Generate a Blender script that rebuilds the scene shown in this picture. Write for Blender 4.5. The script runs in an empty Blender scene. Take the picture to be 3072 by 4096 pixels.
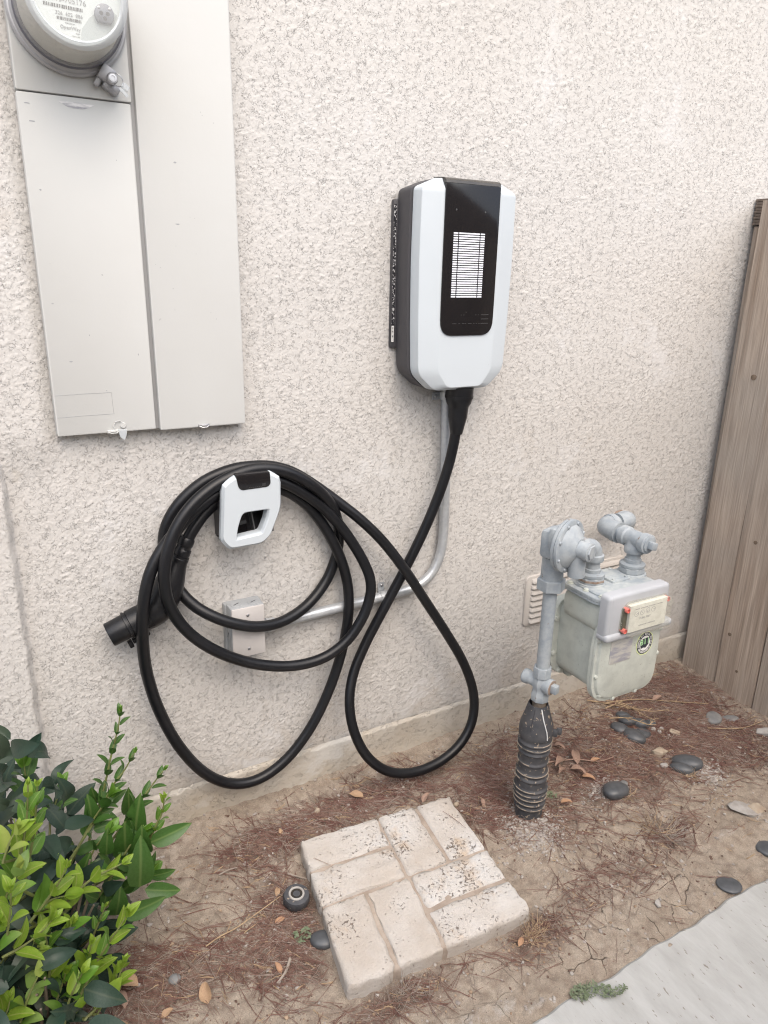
import bpy, bmesh, math, random
import numpy as np
from mathutils import Vector, Matrix, Quaternion
R_ = math.radians
rnd = random.Random(11)
scene = bpy.context.scene
COL = scene.collection

# ------------------------------------------------------------------ camera
cam_d = bpy.data.cameras.new('camera')
cam = bpy.data.objects.new('camera', cam_d); COL.objects.link(cam)
cam_d.sensor_fit = 'VERTICAL'; cam_d.sensor_height = 36.0
cam_d.lens = 36.0 * 2920.0 / 4096.0
cam_d.clip_start = 0.02; cam_d.clip_end = 500
right = Vector((0.8743534, -0.4848878, 0.0197475))
up = Vector((0.1351001, 0.2822938, 0.9497674))
fwd = Vector((0.4661052, 0.8277645, -0.3123329))
cam.matrix_world = Matrix(((right.x, up.x, -fwd.x, 0.0), (right.y, up.y, -fwd.y, -1.6),
                           (right.z, up.z, -fwd.z, 1.37), (0, 0, 0, 1)))
scene.camera = cam

# ------------------------------------------------------------------ light: open shade under a bright sky
SUN_EL, SUN_AZ = R_(54), R_(184)          # azimuth measured clockwise from +Y (north)
w = bpy.data.worlds.new('World'); scene.world = w; w.use_nodes = True
nt = w.node_tree
bg = nt.nodes['Background']
sky = nt.nodes.new('ShaderNodeTexSky'); sky.sky_type = 'NISHITA'; sky.sun_disc = False
sky.sun_elevation = SUN_EL; sky.sun_rotation = SUN_AZ
sky.air_density = 1.0; sky.dust_density = 4.0; sky.ozone_density = 0.35
nt.links.new(sky.outputs[0], bg.inputs[0]); bg.inputs[1].default_value = 0.12
sd = bpy.data.lights.new('sun', 'SUN'); sd.energy = 1.5; sd.angle = R_(95); sd.color = (1.0, 0.975, 0.925)
sun = bpy.data.objects.new('sun', sd); COL.objects.link(sun)
dirv = Vector((math.sin(SUN_AZ) * math.cos(SUN_EL), math.cos(SUN_AZ) * math.cos(SUN_EL), math.sin(SUN_EL)))
sun.rotation_euler = (-dirv).to_track_quat('-Z', 'Y').to_euler(); sun.location = dirv * 8
vs = scene.view_settings
vs.view_transform = 'Standard'; vs.look = 'None'; vs.gamma = 1.0; vs.use_curve_mapping = False
vs.exposure = 1.06
try:
    scene.cycles.max_bounces = 8; scene.cycles.transparent_max_bounces = 8
    scene.cycles.use_denoising = True; scene.cycles.denoising_prefilter = 'NONE'; scene.cycles.filter_width = 1.15
except Exception: pass

# ------------------------------------------------------------------ materials
def _in(n, k): return n.inputs[k]
def pmat(name, col, rough=0.6, metal=0.0, col2=None, scale=20.0, detail=6.0, mix=(0.35, 0.65), bump=0.0, bscale=None,
         spots=None, spot_scale=60.0, spot_t=0.62, stretch=None, coat=0.0, spec=None, rvar=0.0, trans=None):
    m = bpy.data.materials.new(name); m.use_nodes = True
    t = m.node_tree; N = t.nodes; L = t.links
    b = N['Principled BSDF']
    b.inputs['Base Color'].default_value = (*col, 1); b.inputs['Roughness'].default_value = rough
    b.inputs['Metallic'].default_value = metal
    if coat: b.inputs['Coat Weight'].default_value = coat; b.inputs['Coat Roughness'].default_value = 0.06
    if spec is not None: b.inputs['Specular IOR Level'].default_value = spec
    if trans: b.inputs['Transmission Weight'].default_value = trans
    tc = N.new('ShaderNodeTexCoord'); vec = tc.outputs['Object']
    if stretch:
        mp = N.new('ShaderNodeMapping'); mp.inputs['Scale'].default_value = stretch
        L.new(vec, mp.inputs[0]); vec = mp.outputs[0]
    def noise(sc, dt=6.0, ro=0.6):
        n = N.new('ShaderNodeTexNoise'); n.inputs['Scale'].default_value = sc; n.inputs['Detail'].default_value = dt
        n.inputs['Roughness'].default_value = ro; L.new(vec, n.inputs['Vector']); return n
    out = None
    if col2 is not None:
        n = noise(scale, detail)
        r = N.new('ShaderNodeMapRange'); r.inputs[1].default_value = mix[0]; r.inputs[2].default_value = mix[1]
        L.new(n.outputs[0], r.inputs[0])
        mx = N.new('ShaderNodeMix'); mx.data_type = 'RGBA'
        mx.inputs[6].default_value = (*col, 1); mx.inputs[7].default_value = (*col2, 1)
        L.new(r.outputs[0], mx.inputs[0]); out = mx.outputs[2]
    if spots is not None:
        n = noise(spot_scale, 3.0, 0.5)
        r = N.new('ShaderNodeMapRange'); r.inputs[1].default_value = spot_t; r.inputs[2].default_value = spot_t + 0.05
        L.new(n.outputs[0], r.inputs[0])
        mx = N.new('ShaderNodeMix'); mx.data_type = 'RGBA'
        if out: L.new(out, mx.inputs[6])
        else: mx.inputs[6].default_value = (*col, 1)
        mx.inputs[7].default_value = (*spots, 1); L.new(r.outputs[0], mx.inputs[0]); out = mx.outputs[2]
    if out: L.new(out, b.inputs['Base Color'])
    if rvar:
        n = noise(scale * 0.7 + 3, 4)
        r = N.new('ShaderNodeMapRange'); r.inputs[3].default_value = rough - rvar; r.inputs[4].default_value = rough + rvar
        L.new(n.outputs[0], r.inputs[0]); L.new(r.outputs[0], b.inputs['Roughness'])
    if bump:
        n = noise(bscale or scale * 3, 5.0)
        bp = N.new('ShaderNodeBump'); bp.inputs['Strength'].default_value = 1.0; bp.inputs['Distance'].default_value = bump
        L.new(n.outputs[0], bp.inputs['Height']); L.new(bp.outputs[0], b.inputs['Normal'])
    return m

M = {}
def stuccomat(name, c1, c2, grime, stretch=(1, 1, 1), lines_w=0.017, lsc=135.0):
    m = pmat(name, c1, 0.93, col2=c2, scale=1.6, detail=8, spots=grime, spot_scale=9, spot_t=0.72)
    t = m.node_tree; N = t.nodes; L = t.links; b = N['Principled BSDF']
    tc = N.new('ShaderNodeTexCoord'); mp = N.new('ShaderNodeMapping'); mp.inputs['Scale'].default_value = stretch; L.new(tc.outputs['Object'], mp.inputs[0])
    def noise(sc, d, ro=.6, dist=0.0):
        n = N.new('ShaderNodeTexNoise'); n.inputs['Scale'].default_value = sc; n.inputs['Detail'].default_value = d; n.inputs['Roughness'].default_value = ro; n.inputs['Distortion'].default_value = dist
        L.new(mp.outputs[0], n.inputs[0]); return n.outputs[0]
    def math_(op, a, c_):
        n = N.new('ShaderNodeMath'); n.operation = op
        for i, q in enumerate((a, c_)):
            if isinstance(q, float): n.inputs[i].default_value = q
            elif q is not None: L.new(q, n.inputs[i])
        return n.outputs[0]
    def rng(src, a, c_, o0, o1):
        r = N.new('ShaderNodeMapRange'); r.inputs[1].default_value = a; r.inputs[2].default_value = c_; r.inputs[3].default_value = o0; r.inputs[4].default_value = o1; L.new(src, r.inputs[0]); return r.outputs[0]
    def crev(sc, wdt, mlo):
        ln = math_('ABSOLUTE', math_('SUBTRACT', noise(sc, 4, .62, .4), .5), None)
        return math_('MULTIPLY', rng(ln, wdt * .35, wdt, 1.0, 0.0), rng(noise(sc * .55, 3), mlo, mlo + .08, 0.0, 1.0))
    src = b.inputs['Base Color'].links[0].from_socket
    sx = N.new('ShaderNodeSeparateXYZ'); L.new(tc.outputs['Object'], sx.inputs[0])
    spl = math_('ADD', rng(sx.outputs[2], .02, .30, .42, 0.0), rng(noise(6, 7, .7), .3, .7, -.28, .28))
    m0 = N.new('ShaderNodeMix'); m0.data_type = 'RGBA'; L.new(src, m0.inputs[6]); m0.inputs[7].default_value = (c1[0] * .86, c1[1] * .78, c1[2] * .68, 1); L.new(rng(spl, .15, .6, 0.0, .8), m0.inputs[0])
    m1 = N.new('ShaderNodeMix'); m1.data_type = 'RGBA'; L.new(m0.outputs[2], m1.inputs[6]); m1.inputs[7].default_value = (c1[0] * 1.10, c1[1] * 1.13, c1[2] * 1.18, 1); patchm = rng(noise(3.1, 7, .72), .58, .66, 0.0, 1.0); L.new(math_('MULTIPLY', patchm, .75), m1.inputs[0]); L.new(m1.outputs[2], b.inputs['Base Color'])
    cv = math_('MAXIMUM', crev(lsc, lines_w * .8, .50), crev(lsc * .55, lines_w * .55, .53))
    src = b.inputs['Base Color'].links[0].from_socket
    mx = N.new('ShaderNodeMix'); mx.data_type = 'RGBA'; L.new(src, mx.inputs[6]); mx.inputs[7].default_value = (c1[0] * .50, c1[1] * .48, c1[2] * .46, 1)
    L.new(math_('MULTIPLY', cv, .20), mx.inputs[0]); L.new(mx.outputs[2], b.inputs['Base Color'])
    h = math_('SUBTRACT', math_('ADD', math_('MULTIPLY', noise(420, 5, .65), .5), math_('MULTIPLY', noise(170, 4), .8)), cv)
    bp = N.new('ShaderNodeBump'); bp.inputs['Distance'].default_value = 0.0013; L.new(rng(patchm, 0., 1., .95, .35), bp.inputs['Strength']); L.new(h, bp.inputs['Height']); L.new(bp.outputs[0], b.inputs['Normal'])
    return m
M['stucco'] = stuccomat('stucco', (0.540, 0.520, 0.492), (0.560, 0.545, 0.522), (0.515, 0.485, 0.435))
M['stucco_base'] = stuccomat('stucco_base', (0.525, 0.505, 0.46), (0.495, 0.465, 0.415), (0.42, 0.36, 0.29), (.7, 1, 1), .014, 135.0)
M['panel'] = pmat('painted_steel', (0.525, 0.530, 0.515), 0.7, spec=0.25, col2=(0.505, 0.507, 0.490), scale=3, bump=0.00025, bscale=60, spots=(0.20, 0.20, 0.21), spot_scale=48, spot_t=0.775)
M['panel_gap'] = pmat('panel_gap', (0.30, 0.30, 0.30), 0.6)
M['scuff'] = pmat('scuff', (0.30, 0.30, 0.32), 0.5, col2=(0.66, 0.65, 0.64), scale=30, mix=(0.4, 0.6), stretch=(1, 1, 5))
M['white'] = pmat('white_plastic', (0.525, 0.570, 0.600), 0.42, spec=0.35, col2=(0.51, 0.553, 0.58), scale=8, mix=(0.4, 0.9), spots=(0.42, 0.42, 0.41), spot_scale=130, spot_t=0.77, bump=0.00008, bscale=900)
M['white_slot'] = pmat('slot_white', (0.80, 0.82, 0.88), 0.5)
M['housing'] = pmat('dark_housing', (0.055, 0.053, 0.058), 0.55, bump=0.0001, bscale=800)
M['gloss'] = pmat('gloss_black', (0.012, 0.011, 0.012), 0.09, spec=0.5, spots=(0.10, 0.10, 0.10), spot_scale=110, spot_t=0.79)
M['gloss_dull'] = pmat('gloss_dusty', (0.020, 0.019, 0.018), 0.22, col2=(0.05, 0.043, 0.035), scale=25)
M['mark'] = pmat('logo_mark', (0.075, 0.075, 0.075), 0.35)
M['black'] = pmat('black_rubber', (0.0048, 0.0052, 0.0068), 0.40, spec=0.42, col2=(0.010, 0.0105, 0.013), scale=9, mix=(0.45, 0.8), rvar=0.09, spots=(0.11, 0.10, 0.09), spot_scale=120, spot_t=0.76)
M['black2'] = pmat('black_plastic', (0.0048, 0.0052, 0.0068), 0.38, spec=0.42, col2=(0.009, 0.0095, 0.0115), scale=30, bump=0.00015, bscale=500)
M['label_dark'] = pmat('label_print', (0.015, 0.015, 0.02), 0.5, spots=(0.55, 0.55, 0.55), spot_scale=330, spot_t=0.54)
M['sticker'] = pmat('sticker_white', (0.78, 0.78, 0.76), 0.5)
M['ink'] = pmat('ink', (0.045, 0.045, 0.05), 0.6)
M['ink_soft'] = pmat('faded_ink', (0.30, 0.31, 0.32), 0.6)
M['galv'] = pmat('galvanised', (0.55, 0.57, 0.58), 0.38, metal=0.45, col2=(0.43, 0.45, 0.47), scale=70, mix=(0.3, 0.7), rvar=0.12)
M['boxgrey'] = pmat('grey_cast_box', (0.30, 0.315, 0.325), 0.55, col2=(0.36, 0.375, 0.385), scale=25, bump=0.0002)
M['boxcover'] = pmat('painted_cover', (0.56, 0.535, 0.515), 0.6, col2=(0.52, 0.495, 0.475), scale=18)
M['steel'] = pmat('steel', (0.45, 0.45, 0.46), 0.35, metal=0.9)
M['gaspaint'] = pmat('grey_pipe_paint', (0.27, 0.305, 0.335), 0.55, col2=(0.38, 0.41, 0.425), scale=34, mix=(0.38, 0.68), bump=0.0007, bscale=110, spots=(0.22, 0.14, 0.095), spot_scale=62, spot_t=0.70)
M['gasbody'] = pmat('pale_green_paint', (0.50, 0.525, 0.475), 0.55, col2=(0.40, 0.42, 0.385), scale=24, mix=(0.44, 0.72), bump=0.0007, bscale=90, spots=(0.33, 0.33, 0.29), spot_scale=140, spot_t=0.68)
M['gaslid'] = pmat('blue_grey_lid_paint', (0.28, 0.32, 0.355), 0.55, col2=(0.45, 0.475, 0.465), scale=26, mix=(0.4, 0.65), bump=0.0005, bscale=70)
M['rust'] = pmat('rusty_thread', (0.20, 0.13, 0.09), 0.8, col2=(0.32, 0.27, 0.23), scale=90)
M['brownpipe'] = pmat('brown_wrap', (0.145, 0.115, 0.09), 0.8, col2=(0.20, 0.165, 0.13), scale=120)
M['indexgrey'] = pmat('lavender_grey_plastic', (0.42, 0.435, 0.46), 0.5, col2=(0.385, 0.40, 0.42), scale=14)
M['dial'] = pmat('meter_dial', (0.72, 0.72, 0.66), 0.5, col2=(0.60, 0.60, 0.54), scale=60, spots=(0.30, 0.30, 0.28), spot_scale=95, spot_t=0.73)
M['dialdark'] = pmat('dial_side', (0.10, 0.095, 0.07), 0.5, spots=(0.6, 0.6, 0.55), spot_scale=110, spot_t=0.66)
M['red'] = pmat('red_plug', (0.62, 0.17, 0.14), 0.4)
M['tag'] = pmat('name_plate', (0.50, 0.49, 0.46), 0.5, col2=(0.33, 0.33, 0.37), scale=38, mix=(0.45, 0.6), stretch=(0.5, 1, 2), bump=0.0004, bscale=300)
M['stick_y'] = pmat('sticker_edge', (0.72, 0.80, 0.42), 0.5)
M['stick_k'] = pmat('sticker_black', (0.03, 0.035, 0.045), 0.5)
M['stick_g'] = pmat('sticker_green', (0.42, 0.70, 0.38), 0.5)
M['sleeve'] = pmat('dusty_black_sleeve', (0.040, 0.043, 0.050), 0.55, col2=(0.075, 0.075, 0.08), scale=26, spots=(0.30, 0.245, 0.19), spot_scale=95, spot_t=0.63)
M['sleeve_rim'] = pmat('dirt_rim', (0.30, 0.25, 0.20), 0.85, col2=(0.09, 0.085, 0.08), scale=60, mix=(0.48, 0.62))
M['vent'] = pmat('vent_paint', (0.52, 0.49, 0.455), 0.75, col2=(0.475, 0.445, 0.41), scale=18, bump=0.0003, bscale=220)
def pavermat():
    m = pmat('tan_concrete', (0.425, 0.382, 0.338), 0.92, col2=(0.51, 0.49, 0.465), scale=7, mix=(0.38, 0.66))
    t = m.node_tree; N = t.nodes; L = t.links; b = N['Principled BSDF']; tc = N.new('ShaderNodeTexCoord')
    def noise(sc, d, ro=.6):
        n = N.new('ShaderNodeTexNoise'); n.inputs['Scale'].default_value = sc; n.inputs['Detail'].default_value = d; n.inputs['Roughness'].default_value = ro; L.new(tc.outputs['Object'], n.inputs[0]); return n.outputs[0]
    def rng(src, a, c_, o0=0., o1=1.):
        r = N.new('ShaderNodeMapRange'); r.inputs[1].default_value = a; r.inputs[2].default_value = c_; r.inputs[3].default_value = o0; r.inputs[4].default_value = o1; L.new(src, r.inputs[0]); return r.outputs[0]
    def over(f, col):
        src = b.inputs['Base Color'].links[0].from_socket; x = N.new('ShaderNodeMix'); x.data_type = 'RGBA'; L.new(src, x.inputs[6]); x.inputs[7].default_value = (*col, 1); L.new(f, x.inputs[0]); L.new(x.outputs[2], b.inputs['Base Color'])
    over(rng(noise(10, 5), .60, .72, 0, .55), (0.42, 0.29, 0.17))
    over(rng(noise(8.3, 6, .7), .60, .74, 0, .7), (0.52, 0.525, 0.53))
    pm = N.new('ShaderNodeMath'); pm.operation = 'ADD'; L.new(noise(150, 5, .75), pm.inputs[0]); L.new(rng(noise(11, 5, .7), .3, .7, -.13, .11), pm.inputs[1])
    pit = rng(pm.outputs[0], .61, .69); over(pit, (0.295, 0.235, 0.185))
    fn = N.new('ShaderNodeMath'); fn.operation = 'SUBTRACT'; L.new(noise(120, 6, .7), fn.inputs[0]); L.new(pit, fn.inputs[1])
    bp = N.new('ShaderNodeBump'); bp.inputs['Distance'].default_value = 0.0028; L.new(fn.outputs[0], bp.inputs['Height']); L.new(bp.outputs[0], b.inputs['Normal']); return m
M['paver'] = pavermat()
M['paver_joint'] = pmat('paver_joint', (0.37, 0.315, 0.265), 0.95, col2=(0.26, 0.21, 0.17), scale=25, bump=0.0012, bscale=120)
M['stone'] = pmat('dark_pebble', (0.055, 0.060, 0.067), 0.40, col2=(0.090, 0.095, 0.102), scale=35, rvar=0.08, spots=(0.25, 0.25, 0.25), spot_scale=150, spot_t=0.76)
M['stone2'] = pmat('grey_pebble', (0.16, 0.165, 0.168), 0.6, col2=(0.24, 0.235, 0.225), scale=35, mix=(0.42, 0.7))
M['whiterock'] = pmat('pale_rock', (0.40, 0.34, 0.265), 0.9, col2=(0.29, 0.225, 0.165), scale=30, bump=0.002, bscale=70)
M['greyrock'] = pmat('pale_grey_rock', (0.38, 0.365, 0.345), 0.9, col2=(0.28, 0.26, 0.24), scale=40, bump=0.002, bscale=70)
M['rubble'] = pmat('earthy_rubble', (0.31, 0.265, 0.215), 0.95, col2=(0.42, 0.38, 0.325), scale=30, bump=0.003, bscale=110, spots=(0.20, 0.15, 0.11), spot_scale=120, spot_t=0.6)
M['gravel'] = pmat('gravel', (0.40, 0.37, 0.335), 0.9, col2=(0.24, 0.21, 0.19), scale=45, mix=(0.35, 0.65))
M['grit'] = pmat('tan_grit', (0.36, 0.27, 0.19), 0.9, col2=(0.22, 0.15, 0.10), scale=45)
M['needle'] = pmat('pine_needles', (0.145, 0.068, 0.054), 0.75, col2=(0.22, 0.14, 0.11), scale=16, mix=(0.4, 0.68))
M['needle_old'] = pmat('old_needles', (0.22, 0.165, 0.135), 0.8, col2=(0.34, 0.28, 0.235), scale=18)
M['bark'] = pmat('bark_crumb', (0.085, 0.050, 0.038), 0.9, col2=(0.19, 0.125, 0.095), scale=60)
M['straw'] = pmat('straw', (0.42, 0.31, 0.19), 0.8, col2=(0.30, 0.21, 0.13), scale=50)
M['twig'] = pmat('grey_twig', (0.33, 0.285, 0.24), 0.85, col2=(0.22, 0.18, 0.15), scale=60)
M['dry'] = pmat('dry_leaf', (0.42, 0.29, 0.18), 0.7, col2=(0.30, 0.19, 0.115), scale=30, bump=0.0006, bscale=120)
M['dry2'] = pmat('dry_leaf_brown', (0.25, 0.155, 0.115), 0.7, col2=(0.34, 0.235, 0.18), scale=35, bump=0.0006, bscale=120)
M['dry3'] = pmat('dry_leaf_orange', (0.42, 0.25, 0.145), 0.7, col2=(0.33, 0.19, 0.115), scale=35, bump=0.0006, bscale=120)
M['concrete'] = pmat('walk_concrete', (0.325, 0.328, 0.316), 0.9, col2=(0.405, 0.41, 0.402), scale=22, detail=10, bump=0.0012, bscale=150, spots=(0.21, 0.19, 0.165), spot_scale=150, spot_t=0.66, stretch=(1, .30, 1))
M['clear'] = None
M['ringgrey'] = pmat('ring_zinc', (0.40, 0.40, 0.41), 0.42, metal=0.35, col2=(0.33, 0.33, 0.34), scale=20)
M['meterbase'] = pmat('meter_inner', (0.52, 0.51, 0.48), 0.5, col2=(0.44, 0.43, 0.41), scale=12)
M['darkrubber'] = pmat('meter_gasket', (0.10, 0.10, 0.12), 0.5)
M['dialwhite'] = pmat('face_plate', (0.70, 0.75, 0.76), 0.45)
M['dialgrey'] = pmat('face_lower', (0.48, 0.53, 0.54), 0.4)
M['port'] = pmat('optical_port', (0.20, 0.21, 0.24), 0.35, metal=0.4)

def glass(name, col, rough, mixw):
    m = bpy.data.materials.new(name); m.use_nodes = True; t = m.node_tree; N = t.nodes
    b = N['Principled BSDF']; b.inputs['Base Color'].default_value = (*col, 1); b.inputs['Roughness'].default_value = rough
    tr = N.new('ShaderNodeBsdfTransparent'); tr.inputs[0].default_value = (0.97, 0.97, 0.95, 1)
    mx = N.new('ShaderNodeMixShader'); mx.inputs[0].default_value = mixw
    t.links.new(tr.outputs[0], mx.inputs[1]); t.links.new(b.outputs[0], mx.inputs[2])
    t.links.new(mx.outputs[0], N['Material Output'].inputs[0]); return m
M['clear'] = glass('clear_cover', (0.62, 0.60, 0.54), 0.10, 0.13)
M['dome'] = glass('meter_dome', (0.62, 0.62, 0.60), 0.10, 0.30)
M['seal'] = glass('clear_seal', (0.7, 0.74, 0.78), 0.1, 0.45)

def leafmat(name, col, col2, vein, rough, transl, spec=0.5):
    m = pmat(name, col, rough, col2=col2, scale=22, mix=(0.3, 0.7), spec=spec, bump=0.0004, bscale=140)
    t = m.node_tree; N = t.nodes; L = t.links; b = N['Principled BSDF']
    tc = N.new('ShaderNodeTexCoord'); sx = N.new('ShaderNodeSeparateXYZ'); L.new(tc.outputs['Object'], sx.inputs[0])
    ab = N.new('ShaderNodeMath'); ab.operation = 'ABSOLUTE'; L.new(sx.outputs[0], ab.inputs[0])
    r = N.new('ShaderNodeMapRange'); r.inputs[1].default_value = 0.008; r.inputs[2].default_value = 0.03
    r.inputs[3].default_value = 0.75; r.inputs[4].default_value = 0.0; L.new(ab.outputs[0], r.inputs[0])
    mx = N.new('ShaderNodeMix'); mx.data_type = 'RGBA'; mx.inputs[7].default_value = (*vein, 1)
    src = b.inputs['Base Color'].links[0].from_socket
    L.new(src, mx.inputs[6]); L.new(r.outputs[0], mx.inputs[0]); L.new(mx.outputs[2], b.inputs['Base Color'])
    tl = N.new('ShaderNodeBsdfTranslucent'); L.new(mx.outputs[2], tl.inputs[0])
    ms = N.new('ShaderNodeMixShader'); ms.inputs[0].default_value = transl
    L.new(b.outputs[0], ms.inputs[1]); L.new(tl.outputs[0], ms.inputs[2])
    L.new(ms.outputs[0], N['Material Output'].inputs[0]); return m
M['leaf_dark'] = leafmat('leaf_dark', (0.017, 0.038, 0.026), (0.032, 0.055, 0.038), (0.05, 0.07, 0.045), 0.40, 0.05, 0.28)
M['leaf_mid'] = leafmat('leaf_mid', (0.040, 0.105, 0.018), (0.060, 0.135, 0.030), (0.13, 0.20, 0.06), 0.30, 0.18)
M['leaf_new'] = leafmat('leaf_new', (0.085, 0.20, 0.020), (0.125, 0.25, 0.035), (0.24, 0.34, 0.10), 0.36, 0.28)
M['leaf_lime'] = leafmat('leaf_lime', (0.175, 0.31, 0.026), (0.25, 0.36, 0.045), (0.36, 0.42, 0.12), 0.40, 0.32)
M['stem'] = pmat('green_stem', (0.17, 0.20, 0.06), 0.6, col2=(0.12, 0.13, 0.05), scale=60)
M['stem_dark'] = pmat('woody_stem', (0.11, 0.085, 0.06), 0.8, col2=(0.16, 0.13, 0.10), scale=60)
M['weed'] = pmat('grey_green_weed', (0.11, 0.145, 0.08), 0.75, col2=(0.17, 0.195, 0.125), scale=60)

def wood(name, c1, c2, c3):
    m = bpy.data.materials.new(name); m.use_nodes = True; t = m.node_tree; N = t.nodes; L = t.links
    b = N['Principled BSDF']; b.inputs['Roughness'].default_value = 0.85
    tc = N.new('ShaderNodeTexCoord')
    oi = N.new('ShaderNodeObjectInfo')
    ad = N.new('ShaderNodeVectorMath'); ad.operation = 'ADD'
    mul = N.new('ShaderNodeMath'); mul.operation = 'MULTIPLY'; mul.inputs[1].default_value = 37.0
    L.new(oi.outputs['Random'], mul.inputs[0]); L.new(tc.outputs['Object'], ad.inputs[0]); L.new(mul.outputs[0], ad.inputs[1])
    mp = N.new('ShaderNodeMapping'); mp.inputs['Scale'].default_value = (30, 30, 1.3); L.new(ad.outputs[0], mp.inputs[0])
    n1 = N.new('ShaderNodeTexNoise'); n1.inputs['Scale'].default_value = 1.0; n1.inputs['Detail'].default_value = 8; n1.inputs['Distortion'].default_value = 0.6; L.new(mp.outputs[0], n1.inputs[0])
    mp2 = N.new('ShaderNodeMapping'); mp2.inputs['Scale'].default_value = (240, 240, 7); L.new(ad.outputs[0], mp2.inputs[0])
    n2 = N.new('ShaderNodeTexNoise'); n2.inputs['Detail'].default_value = 4; n2.inputs['Scale'].default_value = 1.0; L.new(mp2.outputs[0], n2.inputs[0])
    n3 = N.new('ShaderNodeTexNoise'); n3.inputs['Scale'].default_value = 2.2; n3.inputs['Detail'].default_value = 5; L.new(ad.outputs[0], n3.inputs[0])
    r1 = N.new('ShaderNodeValToRGB'); r1.color_ramp.elements[0].position = 0.32; r1.color_ramp.elements[1].position = 0.68
    r1.color_ramp.elements[0].color = (*c1, 1); r1.color_ramp.elements[1].color = (*c2, 1); L.new(n1.outputs[0], r1.inputs[0])
    mx = N.new('ShaderNodeMix'); mx.data_type = 'RGBA'; mx.inputs[7].default_value = (*c3, 1); L.new(r1.outputs[0], mx.inputs[6])
    r3 = N.new('ShaderNodeMapRange'); r3.inputs[1].default_value = 0.42; r3.inputs[2].default_value = 0.66; r3.inputs[4].default_value = 0.8; L.new(n3.outputs[0], r3.inputs[0]); L.new(r3.outputs[0], mx.inputs[0])
    m2 = N.new('ShaderNodeMix'); m2.data_type = 'RGBA'; m2.blend_type = 'MULTIPLY'; m2.inputs[0].default_value = 0.7
    L.new(mx.outputs[2], m2.inputs[6]); L.new(n2.outputs[0], m2.inputs[7])
    gm = N.new('ShaderNodeMix'); gm.data_type = 'RGBA'; gm.blend_type = 'MULTIPLY'; gm.inputs[0].default_value = 1.0; gm.inputs[7].default_value = (1.5, 1.5, 1.5, 1)
    L.new(m2.outputs[2], gm.inputs[6]); L.new(gm.outputs[2], b.inputs['Base Color'])
    bp = N.new('ShaderNodeBump'); bp.inputs['Distance'].default_value = 0.0015; L.new(n2.outputs[0], bp.inputs['Height']); L.new(bp.outputs[0], b.inputs['Normal'])
    return m
M['wood'] = wood('weathered_fence_wood', (0.29, 0.225, 0.175), (0.47, 0.39, 0.32), (0.37, 0.325, 0.28))
M['wood_dark'] = wood('dark_post_wood', (0.13, 0.095, 0.075), (0.19, 0.15, 0.12), (0.16, 0.13, 0.11))
M['knot'] = pmat('wood_knot', (0.12, 0.085, 0.06), 0.8, col2=(0.20, 0.15, 0.11), scale=90)

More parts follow.
